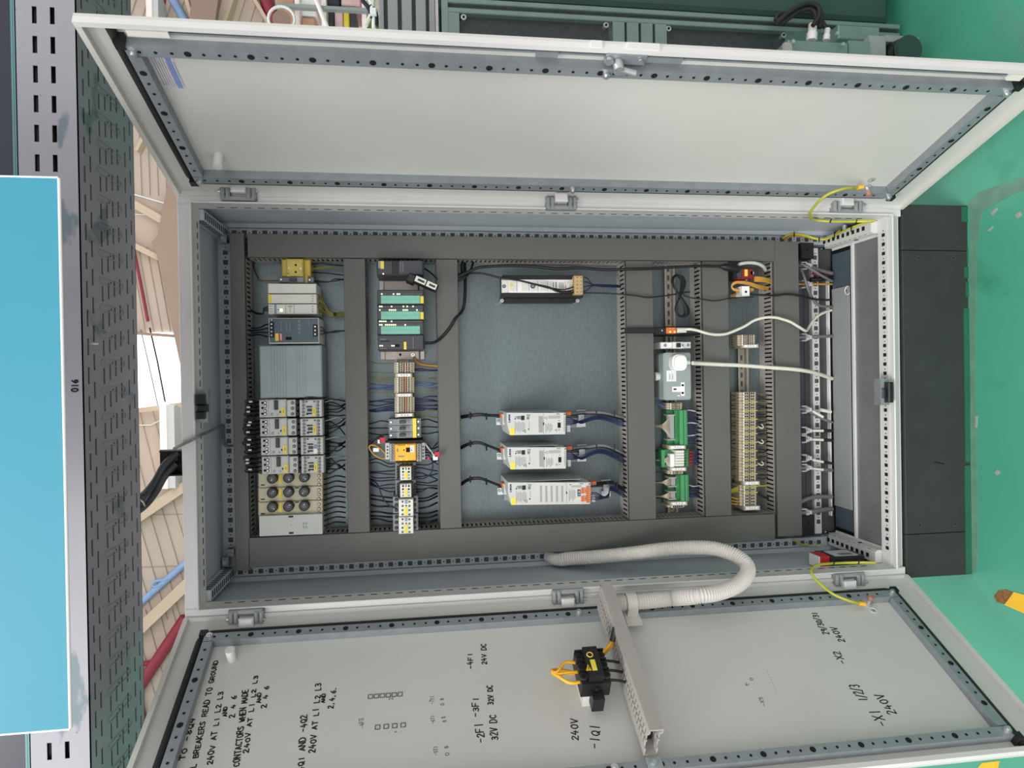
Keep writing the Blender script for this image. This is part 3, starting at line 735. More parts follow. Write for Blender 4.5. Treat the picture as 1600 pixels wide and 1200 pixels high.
# hinges
def hinge(side, x0, y0, x1, y1):
    h = cab.p('hinge'); xm0, xm1 = x0 + (x1 - x0) * .28, x0 + (x1 - x0) * .72; xm = (x0 + x1) / 2
    yin, yout = (y1, y0) if side > 0 else (y0, y1)
    f = lambda t: yin + (yout - yin) * t
    ys = lambda a, b_: (min(f(a), f(b_)), max(f(a), f(b_)))
    Yh = -.022
    h.pbox(x0 + 2, *(ys(0, .3)[0],), x1 - 2, ys(0, .3)[1], Yh + .004, -.0, 'grey', .002)
    for a_, c_ in ((x0 + 1, xm0), (xm1, x1 - 1)):
        m_ = (a_ + c_) / 2
        h.pbox(a_, ys(.1, .95)[0], m_ - .5, ys(.1, .95)[1], Yh, 0, 'grey', .003); h.pbox(m_ + .5, ys(.1, .95)[0], c_, ys(.1, .95)[1], Yh, 0, 'grey', .003)
    h.pbox(xm0 + 1, ys(.60, 1.28)[0], xm1 - 1, ys(.60, 1.28)[1], Yh - .012, -.004, 'cabinet', .003)
    p0, p1 = at(x0 - 1, f(.62), Yh + .01), at(x1 + 2, f(.62), Yh + .01)
    h.cyl(p0, p1, .0035, 'screw', 8)
for q in ((1, 342, 291, 400, 312), (1, 853, 306, 903, 327), (1, 1303, 312, 1350, 332), (-1, 355, 953, 412, 977), (-1, 863, 921, 914, 946), (-1, 1306, 896, 1354, 917)): hinge(*q)
# door catches in the frame middle
k = cab.p('door_catch', label='black door catch on a zinc plate')
k.pbox(312, 609, 324.5, 660, -.004, .02, 'zinc'); k.pbox(303, 616, 318, 632, -.022, -.002, 'black', .003); k.pbox(305, 632, 323, 644, -.018, -.002, 'black', .003); k.pbox(304, 644, 318, 655, -.022, -.002, 'black', .003)
k = cab.p('door_catch', label='grey and black door catch'); k.pbox(1376, 592, 1390, 633, -.006, .02, 'zinc'); k.pbox(1379, 606, 1392, 622, -.010, 0, 'darkgrey', .002); k.pbox(1389, 597, 1397, 629, -.024, -.004, 'black', .003)

# ------------------------------------------------------------------ doors
def door(side, u_in, u_out, label):
    T = DT(side)
    d = cab.p('door', label=label, T=T)
    UW = .4885
    # n is the depth coordinate: panel sheet, folded rims
    P = lambda b, u0, u1, n0, n1, z0, z1, m: b.box(u0, u1, n0, n1, z0, z1, m)
    P(d, .0, UW, -.006, .0, .0, H, 'door_inside')
    P(d, UW - .010, UW, .0, .012, .0, H, 'cabinet'); P(d, .0, .004, .0, .010, .0, H, 'cabinet')
    P(d, .004, UW - .01, .0, .012, .0, .010, 'doorgrime'); P(d, .004, UW - .01, .0, .012, H - .010, H, 'doorgrime')
    ZB, ZT = .083, 1.738
    def rail(u0, u1, z0, z1, along):
        r = cab.p('door_rail', d, 'zinc perforated door rail', T)
        r.box(u0, u1, .0, .020, z0, z1, 'zinc')
        L = (z1 - z0) if along == 'z' else (u1 - u0)
        n = int((L - .03) / .0255)
        for i in range(n):
            t_ = .022 + i * .0255
            if t_ > L - .012: break
            c = ((u0 + u1) / 2, .0204, z1 - t_) if along == 'z' else (u0 + t_, .0204, (z0 + z1) / 2)
            r.disc(c, (1, 0, 0), (0, 0, 1), .0062 if i % 4 == 3 else .0030, 'hole', 10)
        return r
    w = .021
    rail(u_in, u_in + w, ZB, ZT, 'z'); rail(u_out - w, u_out, ZB, ZT, 'z')
    rail(u_in + w + .002, u_out - w - .002, ZB, ZB + w, 'u'); rail(u_in + w + .002, u_out - w - .002, ZT - w, ZT, 'u')
    for uu, zz in ((u_in + w / 2, ZT - .012), (u_in + w / 2, ZB + .012), (u_out - w / 2, ZT - .012), (u_out - w / 2, ZB + .012), (u_in + w / 2, .9), (u_out - w / 2, .915)):
        sc = cab.p('rail_screw', d, 'bright screw', T); sc.cyl((uu, .020, zz), (uu, .027, zz), .0075, 'screw', 6); sc.cyl((uu, .027, zz), (uu, .031, zz), .004, 'screw', 8)
    for uu, zz in ((u_in - .004, ZT + .0), (u_out + .0, ZT), (u_in - .004, ZB - .008), (u_out, ZB - .008)):
        cb = cab.p('corner_cap', d, 'black plastic rail corner', T); cb.box(uu - .006, uu + .010, .0, .022, zz - .004, zz + .012, 'black')
    # seal: rounded loop just outside the rails
    g = .0125; cr = .026
    x0, x1, z0, z1 = u_in - g, u_out + g * .9, ZB - g, ZT + g
    ue = .476 if side > 0 else u_out + .012
    loop = [(ue, .004, z1)]
    for cx, cz, a0 in ((x0 + cr, z1 - cr, 90), (x0 + cr, z0 + cr, 180)):
        for i in range(7):
            a = math.radians(a0 + i * 15); loop.append((cx + cr * math.cos(a), .004, cz + cr * math.sin(a)))
    loop.append((ue, .004, z0))
    s_ = cab.p('seal', d, 'black rubber door seal', T)
    s_.tube(loop, .0085, 'rubber', 8, flat=.9)
    for zz in (1.672, ):
        st = cab.p('door_stud', d, 'plain round stud', T); st.cyl((u_in + .075 if side > 0 else u_in + .058, .0, zz), (u_in + .075 if side > 0 else u_in + .058, .030, zz), .010, 'cabinet', 12)
    return d, T
dr, TR = door(1, .065, .450, 'plain door hinged at the side of the machine')
dl, TL = door(-1, .060, .460, 'door covered in black handwriting')
def dpt(side, px, py, n=0.0):
    u, z = atdoor(side, px, py, n); return (u, n, z)
# right door: lock rod, lock, label, stud
rod_ = cab.p('lock_rod', dr, 'pale sliding lock rod', TR)
rod_.box(.4665, .4705, .002, .0075, .10, 1.70, 'zinc'); rod_.box(.4705, .4785, .0, .003, .10, 1.70, 'mesh'); rod_.box(.464, .476, .0, .012, 1.66, 1.725, 'offwhite'); rod_.box(.463, .477, .0, .014, .085, .115, 'offwhite')
lk = cab.p('lock', dr, 'silver cam lock', TR)
zl = atdoor(1, 985, 95, .02)[1]
lk.box(.458, .480, .010, .015, zl - .03, zl + .045, 'zinc'); lk.box(.462, .474, .007, .0115, zl - .10, zl - .03, 'zinc'); lg_ = cab.p('rod_guide', dr, 'zinc rod guide', TR); lg_.box(.462, .474, .003, .0115, zl + .13, zl + .17, 'zinc')
lk.cyl((.463, .016, zl + .02), (.463, .036, zl + .02), .010, 'screw', 12); lk.cyl((.463, .03, zl + .02), (.458, .034, zl - .012), .006, 'screw', 8)
lk.cyl((.468, .016, zl + .038), (.468, .022, zl + .038), .008, 'screw', 12); lk.cyl((.470, .016, zl - .02), (.470, .02, zl - .02), .005, 'screw', 8)
lk.box(.484, .493, -.004, .010, zl - .05, zl + .01, 'cabinet', .002); lk.box(.484, .493, -.004, .010, zl + .055, zl + .075, 'cabinet', .002)
st = cab.p('sticker', dr, 'pale printed sticker with blue stripe', TR)
pl_ = [dpt(1, 236, 92, .0006), dpt(1, 272, 92, .0006), dpt(1, 289, 138, .0006), dpt(1, 250, 136, .0006)]
us = [p[0] for p in pl_]; zs = [p[2] for p in pl_]
u0, u1, z0, z1 = .335, .43, (zs[1] + zs[2]) / 2, (zs[0] + zs[3]) / 2
st.box(u0, u1, .0, .0006, z0, z1, 'labelpaper'); st.box(u0, u1, .0006, .0009, z0 + .004, z0 + .013, 'labelblue')
for i in range(9): st.box(u0 + .006, u1 - .01 - (i % 3) * .01, .0006, .0009, z1 - .005 - i * .0042, z1 - .006 - i * .0042, 'print')
for side_, dd, TT, (px, py) in ((1, dr, TR, (1354, 291)), (-1, dl, TL, (1356, 944))):
    sd_ = cab.p('earth_stud', dd, 'bright earth stud', TT); u, n, z = dpt(side_, px, py)
    sd_.cyl((u, 0, z), (u, .008, z), .010, 'screw', 8); sd_.cyl((u, .008, z), (u, .024, z), .0055, 'screw', 8); sd_.cyl((u, .016, z), (u, .028, z), .0075, 'copper', 6)
    sy = cab.p('earth_symbol', dd, 'round white earth symbol', TT); u2, n2, z2 = dpt(side_, px + 8, py + (-10 if side_ > 0 else 10))
    for i in range(14):
        a0, a1 = i * math.tau / 14, (i + 1) * math.tau / 14
        sy.tube([(u2 + .008 * math.cos(a0), .0006, z2 + .008 * math.sin(a0)), (u2 + .008 * math.cos(a1), .0006, z2 + .008 * math.sin(a1))], .0007, 'white' if side_ < 0 else 'print', 4)
    for k_ in range(3): sy.box(u2 - .004 + k_ * .001, u2 + .004 - k_ * .001, .0003, .0009, z2 - k_ * .0025, z2 + .001 - k_ * .0025, 'print')
# handwriting on the left door
def scrawl(text, p0, p1, hpx, side=-1, m='ink', w=.0022, jit=.14, label='black marker handwriting'):
    """Baseline from pixel p0 to p1 on the door, capitals hpx pixels tall."""
    a, c, e = dpt(side, *p0), dpt(side, *p1), dpt(side, p0[0] - hpx, p0[1])
    T = DT(side)
    A, C_ = T(Vector((a[0], .0, a[2]))), T(Vector((c[0], .0, c[2])))
    nrm = (T(Vector((0, 1, 0))) - T(Vector((0, 0, 0)))).normalized()
    right = (C_ - A); L = right.length; right.normalize(); up = nrm.cross(right) * -1
    if up.z < 0: up = -up
    h = (T(Vector((e[0], .0, e[2]))) - A).dot(up)
    hb = cab.p('handwriting', dl, label); hb.T = None
    strokes(hb, text, A, right, up, nrm, L / max(1, len(text)), h, w, m, jit)
for tx, p0, p1, hp in [('-8Q1 TO -8Q4', (274, 1240), (306, 1120), 9), ('ALL BREAKERS READ TO GROUND', (303, 1215), (341, 1031), 8.5), ('240V AT L1 L2 L3', (332, 1194), (349, 1079), 8.5), ('AND', (354, 1119), (355, 1103), 6), ('2 4 6', (366, 1121), (370, 1085), 7.5),
                   ('CONTACTORS WHEN MADE', (374, 1197), (388, 1076), 9.5), ('240V AT L1 L2 L3', (388, 1176), (403, 1054), 7.5), ('AND', (407, 1098), (408, 1081), 6), ('2 4 6', (416, 1106), (420, 1070), 7),
                   ('-4Q1 AND -4Q2', (474, 1212), (480, 1115), 9.5), ('240V AT L1 L2 L3', (492, 1176), (502, 1066), 9), ('AND', (507, 1098), (509, 1083), 5.5), ('2,4,6.', (520, 1107), (526, 1072), 8),
                   ('-4F1', (739, 1045), (738, 1019), 8), ('24V DC', (760, 1038), (759, 1005), 8), ('-2F1', (757, 1160), (754, 1128), 12), ('-3F1', (748, 1120), (747, 1088), 9), ('32V DC', (778, 1156), (775, 1116), 11), ('32V DC', (771, 1101), (769, 1070), 8.5),
                   ('240V', (904, 1157), (902, 1122), 11), ('-1Q1', (937, 1170), (936, 1131), 14), ('29/30/31', (1296, 991), (1275, 956), 9), ('240V', (1320, 1003), (1306, 979), 10), ('-X2', (1323, 1037), (1310, 1016), 10), ('1/2/3', (1356, 1095), (1341, 1069), 15), ('240V', (1401, 1115), (1377, 1083), 13), ('-X1', (1388, 1134), (1371, 1107), 16)]:
    scrawl(tx, p0, p1, hp)
for tx, p0, p1 in [('######', (625, 1085), (579, 1085)), ('####', (630, 1133), (590, 1137))]:
    a, c = dpt(-1, *p0), dpt(-1, *p1); hb = cab.p('handwriting', dl, 'small row of pen boxes', TL)
    n = len(tx)
    for i in range(n):
        z = a[2] + (c[2] - a[2]) * i / (n - 1); u = a[0]; h_ = .0045
        for (du0, dz0, du1, dz1) in ((-h_, -h_, h_, -h_), (h_, -h_, h_, h_), (h_, h_, -h_, h_), (-h_, h_, -h_, -h_)):
            hb.tube([(u + du0, .0004, z + dz0), (u + du1, .0004, z + dz1)], .0007, 'ink', 4)
for tx, p0, p1 in [('-4F2', (569, 1137), (567, 1121)), ('-5T1', (684, 1180), (684, 1165)), ('-6T1', (679, 1131), (678, 1117)), ('-7T1', (678, 1100), (678, 1087)), ('0 8', (702, 1180), (700, 1164)), ('0 8', (697, 1128), (696, 1119)), ('0 8', (694, 1102), (693, 1090)), ('-X5', (1197, 1104), (1190, 1088)), ('K 0', (1168, 1072), (1178, 1060)), ('........', (1214, 1082), (1198, 1046)), ('2', (614, 1093), (613, 1088)), ('1 2 1', (629, 1143), (606, 1145))]:
    scrawl(tx, p0, p1, 6, m='pencil', w=.0012, label='faint pencil note')
cab_root = cab.done()
cab_root_parts = cab.parts

# ================================================================== WIRING DUCTS ON THE PLATE
def duct(px, label, along, cuts=None):
    X0, X1, Z0, Z1 = PR(*px, YT)
    t = Thing('wiring_duct', label, 'cable duct', 'slotted wiring ducts')
    b = t.p('slotted_body'); lid = t.p('lid')
    b.box(X0 + .001, X1 - .001, YP - .003, YP - .0002, Z0 + .001, Z1 - .001, 'duct_light')
    lid.box(X0, X1, YT, YT + .003, Z0, Z1, 'duct', .0012)
    a0, a1 = (X0, X1) if along == 'x' else (Z0, Z1)
    c0, c1 = (Z0, Z1) if along == 'x' else (X0, X1)
    P = (lambda u0, u1, v0, v1, y0, y1, m, q: q.box(u0, u1, y0, y1, v0, v1, m)) if along == 'x' else (lambda u0, u1, v0, v1, y0, y1, m, q: q.box(v0, v1, y0, y1, u0, u1, m))
    for v in (c0, c1 - .002):
        P(a0, a1, v, v + .002, YT + .002, YT + .014, 'duct', lid)
        P(a0, a1, v, v + .002, YP - .030, YP - .001, 'duct_light', b)
        n = int((a1 - a0) / .0125)
        for i in range(n + 1):
            u = a0 + i * (a1 - a0) / (n + .6)
            P(u, u + .0078, v + .0003, v + .0017, YT + .012, YP - .029, 'duct_light', b)
        P(a0, a1, v, v + .002, YT + .012, YT + .022, 'duct_light', b)
    P(a0 + .002, a1 - .002, c0 + .006, c1 - .006, YT + .022, YP - .006, 'hole', b)      # packed dark wiring inside
    t.done()
duct((363.5, 364, 386, 892), 'grey slotted duct along the ceiling end of the mounting plate', 'x')
duct((388, 835, 1211, 866), 'long grey slotted duct running beside the written-on door', 'z') if False else None
# the two long ducts converge with distance, so measure the second by its world edges
def duct_world(X0, X1, Z0, Z1, label, along):
    global PR
    keep = PR; PR = lambda *a: (X0, X1, Z0, Z1); duct(None or (0, 0, 0, 0), label, along); PR = keep
duct_world(-.4275, -.350, at(1211, 820, YT)[2], at(388, 860, YT)[2], 'long grey slotted duct running beside the written-on door', 'z')
duct_world(.3775, .4385, at(1211, 385, YT)[2], at(386.5, 385, YT)[2], 'long grey slotted duct running beside the plain door', 'z')
def hduct(x0, x1, lab, ext=True):
    Z1 = at(x0, 610, YT)[2]; Z0 = at(x1, 610, YT)[2]
    duct_world(-.349, .376, Z0, Z1, lab, 'x')
hduct(540, 574, 'grey slotted cross duct between the motor switches and the programmable controller')
hduct(684.5, 718, 'grey slotted cross duct between the programmable controller and the drives')
hduct(981, 1022.5, 'grey slotted cross duct between the drives and the grey socket box')
hduct(1100.5, 1140.5, 'grey slotted cross duct between the grey socket box and the long terminal strip')
duct_world(at(1230, 838, YT)[0], at(1230, 377, YT)[0], at(1250.5, 600, YT)[2], at(1212.5, 600, YT)[2], 'grey slotted duct at the floor end of the mounting plate', 'x')

t, b = solo('ruler_scale', 'row of tick marks printed on the galvanised plate below the grille barred drive', 'scale')
for k in range(50):
    x = 724 + k * 5.05; L_ = 5 if k % 10 == 5 else 2.6
    b.pbox(x, 803 - L_ - (x - 724) * .022, x + .6, 803 - (x - 724) * .022, YP - .0004, YP, 'print')
b.pbox(722, 803.2, 724, 803.4, YP - .0004, YP, 'print'); t.done()
t, b = solo('ruler_scale', 'row of tick marks printed on the galvanised plate beside the beige terminals', 'scale')
for k in range(24):
    x = 912 + k * 2.7; b.pbox(x, 430 + (k % 5 > 0) * 1.5, x + .5, 435, YP - .0004, YP, 'print')
t.done()
# ================================================================== DIN RAILS
def din(x0, y0, x1, y1, label, m='railmetal'):
    t, b = solo('mounting_rail', label, 'rail', 'mounting rails')
    Y = YP - .0145
    X0, X1, Z0, Z1 = PR(x0, y0, x1, y1, Y); h = Z1 - Z0
    b.box(X0, X1, Y, Y + .002, Z0, Z0 + h * .2, m); b.box(X0, X1, Y, Y + .002, Z1 - h * .2, Z1, m)
    b.box(X0, X1, YP - .002, YP - .0003, Z0 + h * .2, Z1 - h * .2, m)
    b.box(X0, X1, Y, YP - .0003, Z0 + h * .18, Z0 + h * .22, m); b.box(X0, X1, Y, YP - .0003, Z1 - h * .22, Z1 - h * .18, m)
    x = X0 + .012
    while x < X1 - .02:
        b.box(x, x + .015, YP - .0026, YP - .001, (Z0 + Z1) / 2 - .003, (Z0 + Z1) / 2 + .003, 'squarehole'); x += .026
    t.done()
din(448, 408, 466, 832, 'zinc mounting rail behind the socket and motor switches')
din(619, 562, 641, 830, 'zinc mounting rail behind the small terminals and contactors')
din(1041, 413, 1057, 803, 'zinc mounting rail behind the grey socket box')
din(1155, 545, 1171, 800, 'zinc mounting rail under the long terminal strip')

# ================================================================== ROW 1
t = Thing('power_socket', 'yellow round pin power socket at the plain door end of the first row', 'socket')
b = t.p('body'); b.pbox(440, 405, 485, 432, .225, YP - .012, 'socketyellow', .003)
f = t.p('socket_face'); f.pbox(447, 404, 473.5, 431.5, .200, .226, 'socketyellow', .003)
c = at(461.5, 419, .2)
f.tube([(c[0] + .0185 * math.cos(a * .2618), .1995, c[2] + .0185 * math.sin(a * .2618)) for a in range(25)], .0012, 'cream', 5)
for y in (414, 425): f.pcyl(462, y, 1.6, .1992, .202, 'hole')
for x, y in ((451, 419), (470, 419.5)): f.pcyl(x, y, 1.2, .1992, .202, 'screw')
f.pcyl(450.3, 427.5, .8, .1992, .202, 'hole')
t.done()
t = Thing('circuit_breaker', 'narrow grey circuit breaker beside the yellow socket', 'breaker')
b = t.p('body'); b.pbox(435, 433, 490, 441.5, .222, YP - .012, 'grey', .002); b.pbox(452, 432.6, 475, 441.8, .205, .223, 'grey', .002)
w_ = t.p('toggle'); w_.pbox(452, 434.5, 463, 439, .197, .206, 'darkgrey', .001); b.screw(439.5, 437, 1.7, .222); b.screw(484, 437.5, 1.7, .222)
s_ = t.p('marker', label='yellow marker'); s_.pbox(476, 430, 480.5, 442, .219, .223, 'socketyellow')
t.done()
labs = ['plain off-white relay module beside the narrow circuit breaker', 'off-white relay module with a yellow tag between two others', 'off-white relay module with printed face and lit lamp beside the dark power supply']
for i, (y0, y1) in enumerate(((443, 458), (459.5, 473.8), (475.2, 490.5))):
    t = Thing('relay_module', labs[i], 'relay', 'off-white relay modules'); b = t.p('body')
    b.pbox(418.5 + i * .4, y0, 494 + i * .5, y1, .19, YP - .012, 'offwhite', .0015)
    if i == 1:
        g = t.p('tag', label='yellow tag'); g.pbox(419, y0 + .5, 424, y1 - .5, .1888, .1905, 'yellow')
        for k in range(3): b.pcyl(488.5, y0 + 3 + k * 4, .9, .1892, .191, 'print')
    if i == 2:
        g = t.p('tag', label='pale blue stripe'); g.pbox(428.5, y0 + .4, 432, y1 - .4, .1888, .1905, 'paleblue')
        for k in range(3):
            for x in (421.5, 424.7): b.pcyl(x, y0 + 3.4 + k * 4, .8, .1892, .191, 'print')
            for x in (488.7, ): b.pcyl(x, y0 + 3.4 + k * 4, .9, .1892, .191, 'print')
        l = t.p('lamp', label='lit lamp'); l.pbox(437.5, y0 + 7, 441, y0 + 11.5, .1882, .1905, 'led', .001)
        b.pbox(434, y0 + 8, 435.5, y0 + 9.5, .1888, .191, 'hole'); 
        for x in (446, 459.5): b.pbox(x, y0 + .5, x + .5, y1 - .5, .1893, .191, 'print')
        b.pbox(452.8, y0 + 5, 453.4, y1 - 3, .1893, .191, 'print')
        for k in range(2): b.pbox(450, y0 + 2.6 + k * 1.3, 457, y0 + 3.1 + k * 1.3, .1893, .191, 'print')
    t.done()
t = Thing('power_supply', 'blue grey metal power supply with pale rim beside the relay modules', 'power supply')
b = t.p('body'); b.pbox(420, 496.8, 498, 536.5, .17, YP - .012, 'offwhite', .0015); f = t.p('face', label='blue grey face'); f.pbox(421, 497.8, 497, 535.2, .1686, .172, 'psu')
for x, ys in ((424.5, (506.5, 512.3, 518.2, 524)), (492.5, (510.5, 516.3, 522.2))):
    k = t.p('terminal_block', label='black terminal block with bright screws')
    k.pbox(x - 3.5, ys[0] - 3.4, x + 3.5, ys[-1] + 3.2, .1655, .17, 'black', .001)
    for y in ys: k.screw(x, y, 1.5, .1655)
b.screw(424.8, 500, 1.2, .168)
s_ = t.p('tag', label='yellow tag'); s_.pbox(430, 521, 435.3, 532.5, .1678, .169, 'yellow')
s_ = t.p('sticker', label='red sticker'); s_.pbox(435.6, 521, 441.5, 532.5, .1678, .169, 'red')
ptext(s_, '###', 440, 531, .1678, 3.2, 2.6, 'white', .6)
s_ = t.p('switch'); s_.pbox(446.5, 526.5, 455.5, 531, .1672, .169, 'hole', .0005)
for x, y0, y1 in ((438.5, 502, 517), (446.5, 502, 508), (447.5, 509, 518), (452.5, 503, 518), (481.5, 500, 508)): s_ = f.pbox(x, y0, x + 1.3, y1, .1682, .169, 'print')
ptext(f, 'CE', 470, 531.5, .1684, 3.2, 3.2, 'print', .6)
for k in range(4): f.pbox(465.5 + (k % 2), 500 + k * 6, 469.5, 504 + k * 6, .1682, .169, 'print')
t.done()
t = Thing('transformer_box', 'plain pale grey ribbed box between the power supply and the motor switches', 'box')
b = t.p('body'); b.pbox(405.5, 539.5, 503, 621.5, .182, YP - .004, 'bluegrey', .003)
for x in (424, 428.5, 433, 437.5, 442, 446.5, 463.5, 468, 472.5, 477): b.pbox(x, 540.5, x + .6, 620.5, .1812, .183, 'grey')
t.done()
# motor protection switches + contactors
for i in range(4):
    y0 = 624 + i * 29.6; dx = i * 1.3
    place = ['beside the ribbed grey box', 'second from the ribbed grey box', 'third from the ribbed grey box', 'beside the round fuse caps'][i]
    t = Thing('motor_switch', 'pale grey motor protection switch with yellow tag, ' + place, 'motor switch', 'motor protection switches')
    b = t.p('body'); b.pbox(405 + dx, y0 + .3, 447 + dx, y0 + 27.8, .188, YP - .012, 'device', .002)
    b.pbox(413 + dx, y0, 446.6 + dx, y0 + 28, .178, .19, 'device', .0025)
    for k, yy in enumerate((4.5, 9.5, 17, 22)):
        b.screw(414.5 + dx, y0 + yy + 1, 1.9, .178, m='white'); 
    for yy in (5.5, 13.5, 22.5): b.pcyl(410 + dx, y0 + yy, 1.8, .1873, .189, 'hole')
    b.pbox(419.5 + dx, y0 + .8, 419.9 + dx, y0 + 27.2, .1774, .179, 'print')
    k = t.p('toggle', label='black toggle'); k.pbox(428 + dx, y0 + 1.5, 433.5 + dx, y0 + 16.5, .1690, .179, 'darkgrey', .0015)
    k = t.p('test_button'); k.pbox(436.6 + dx, y0 + 18.5, 438.6 + dx, y0 + 21, .1765, .179, 'hole')
    k = t.p('tag', label='yellow tag'); k.pbox(439.8 + dx, y0 + 12.5, 445.5 + dx, y0 + 25.5, .1765, .179, 'yellow'); k.pbox(442.3 + dx, y0 + 16, 443.3 + dx, y0 + 21, .1762, .1766, 'print')
    k = t.p('dial'); k.pcyl(424.5 + dx, y0 + 23.5, 2.2, .1765, .179, 'bluegrey'); k.pcyl(434 + dx, y0 + 23.5, 1.6, .177, .179, 'bluegrey')
    c = t.p('terminal_hood'); c.pbox(447.3 + dx, y0 + .5, 461.5 + dx, y0 + 26.8, .19, YP - .012, 'device', .002)
    for yy in (5.5, 14, 22.8): c.screw(457 + dx, y0 + yy, 1.9, .19, m='grey')
    j = t.p('link', label='black connecting link')
    for k_ in range(3): j.pbox(461.5 + dx, y0 + 1 + k_ * 9, 467.5 + dx, y0 + 8 + k_ * 9, .207, .25, 'black', .001)
    t.done()
    y1 = 624.5 + i * 29.3; ddx = i * .9
    tagc = 'pale blue and white tag' if i == 2 else 'yellow tag'
    t = Thing('contactor', 'pale grey contactor with ' + tagc + ', ' + place, 'contactor', 'motor contactors')
    b = t.p('body'); b.pbox(468 + ddx, y1, 503 + ddx, y1 + 27, .180, .215, 'device', .002); b.pbox(466.5 + ddx, y1 + .4, 507 + ddx, y1 + 26.6, .215, YP - .012, 'black', .002)
    for x in (474, 496.8):
        for k_ in range(5): b.screw(x + ddx, y1 + 3.6 + k_ * 5.2, 1.6, .180, m='grey')
    b.pbox(477.2 + ddx, y1 + 1, 477.6 + ddx, y1 + 26, .1794, .181, 'print'); b.pbox(493.4 + ddx, y1 + 1, 493.8 + ddx, y1 + 26, .1794, .181, 'print')
    for x, d in ((479.6, 1), (491.4, 1)):
        q = [at(x + ddx - 1.5, y1 + 3 + 1.5, .1794), at(x + ddx - 1.5, y1 + 3 - 1.5, .1794), at(x + ddx + 1.8, y1 + 3, .1794)]
        b.add([(v[0], .1794, v[2]) for v in q], [(0, 1, 2)], 'ink')
    k = t.p('plunger', label='dark plunger window'); k.pbox(480 + ddx, y1 + 14, 487.5 + ddx, y1 + 18.5, .1785, .181, 'darkgrey'); k.pbox(478.5 + ddx, y1 + 10, 487.5 + ddx, y1 + 12, .1788, .181, 'ink'); k.pbox(478.8 + ddx, y1 + 20.5, 487.5 + ddx, y1 + 22.5, .1788, .181, 'ink'); k.pbox(479 + ddx, y1 + 22.5, 481.5 + ddx, y1 + 24, .1788, .181, 'ink')
    k = t.p('tag', label=tagc)
    if i == 2: k.pbox(488.5 + ddx, y1 + 12, 493 + ddx, y1 + 18, .1785, .181, 'paleblue'); k.pbox(488 + ddx, y1 + 18, 494 + ddx, y1 + 25.5, .1782, .181, 'white')
    else: k.pbox(488 + ddx, y1 + 12, 493.3 + ddx, y1 + 24.5, .1785, .181, 'yellow'); k.pbox(490 + ddx, y1 + 15, 491 + ddx, y1 + 21, .1782, .1786, 'print')
    t.done()
# fuse blocks with round caps
fl = ['cream fuse block with three round black caps partly under the motor switches', 'cream fuse block with three round black caps, middle one', 'cream fuse block with three round black caps beside the plain grey cover']
for i in range(3):
    y0 = 738.5 + i * 22.4
    t = Thing('fuse_block', fl[i], 'fuse block', 'fuse blocks with round caps')
    b = t.p('body'); b.pbox(404.5, y0 + (0 if i else 0), 504, y0 + 21.7, .215, YP - .004, 'cream', .002)
    b.pbox(407.5, y0 + 18.5, 413.5, y0 + 20.3, .2142, .216, 'ink'); 
    if i: b.pbox(461, y0 + .6, 467, y0 + 2.2, .2142, .216, 'ink')
    for k in range(8): b.pcyl(404.8, y0 + 2 + k * 2.6, 1.1, .2140, .24, 'cream', 8)
    g = t.p('tag', label='yellow tag'); g.pbox(435, y0 + 3, 440.5, y0 + 17, .2135, .216, 'yellow')
    yc = y0 + 9.5
    for k, x in enumerate((425, 450.3, 475)):
        c = t.p('fuse_cap', label='round black fuse cap'); yy = yc - k * 1.0
        c.pcyl(x, yy, 7.7, .199, .217, 'rubber', 22, None); c.pcyl(x, yy, 6.2, .196, .2, 'darkgrey', 20)
        w_ = t.p('cap_window', c, 'grey inspection window'); w_.pcyl(x, yy, 2.1, .195, .197, 'grey', 12); w_.pcyl(x, yy, 1.2, .1945, .1955, 'darkgrey', 10); w_ = t.p('cap_indicator', c, 'white indicator dot'); w_.pcyl(x + random.uniform(-3.5, 3.5), yy + random.choice((-2.6, 2.6)), .8, .1945, .1965, 'white', 8)
    for k in range(3): b.screw(498.5, y0 + 4.6 + k * 6.9, 1.9, .215, m='offwhite')
    t.done()
t = Thing('cover_plate', 'plain pale grey cover plate beside the long duct of the written-on door', 'cover')
b = t.p('body'); q = [at(405, 806.5, .2), at(503.5, 803, .2), at(503.8, 834.3, .2), at(405.5, 838, .2)]
b.prism([(v[0], v[2]) for v in q], .2, YP - .004, 'device')
for (x, y) in ((454.5, 807.3), (455, 832.8)): b.pbox(x - 3.7, y - 1.4, x + 3.7, y + 1.4, .1994, .201, 'ink')
b.pcyl(455, 820, .8, .1994, .201, 'print')
for k in range(4): b.pbox(473 + (k // 2) * 4, 816 + (k % 2) * 6, 476 + (k // 2) * 4, 820 + (k % 2) * 6, .1995, .201, 'bluegrey')
t.done()

# ================================================================== ROW 2: controller
t = Thing('controller_rack', 'silver profile rail carrying the black controller modules', 'rail')
for (x0, x1, m) in ((594, 601, 'offwhite'), (601, 654, 'offwhite'), (656, 662.5, 'offwhite')):
    b = t.p('profile'); b.pbox(x0, 410, x1 - .8, 561.5, YP - .03 if x0 != 601 else YP - .022, YP - .001, 'profile')
b = t.p('fixing_hole', label='dark fixing hole'); b.pcyl(625.4, 554, 2.0, YP - .0226, YP - .02, 'hole')
b = t.p('earth_screw', label='bright earth screw'); b.pcyl(645, 554.5, 2.8, YP - .0245, YP - .021, 'screw', 10); b.pcyl(645, 554.5, 1.2, YP - .0252, YP - .024, 'hole', 8)
t.done()
t = Thing('controller_module', 'black controller power module with yellow and blue tags at the plain door end', 'controller module', 'controller modules')
b = t.p('body'); b.pbox(588.5, 407, 661.5, 430, .165, YP - .03, 'plc', .003); b.pbox(590, 430, 660, 433, .2, YP - .03, 'black')
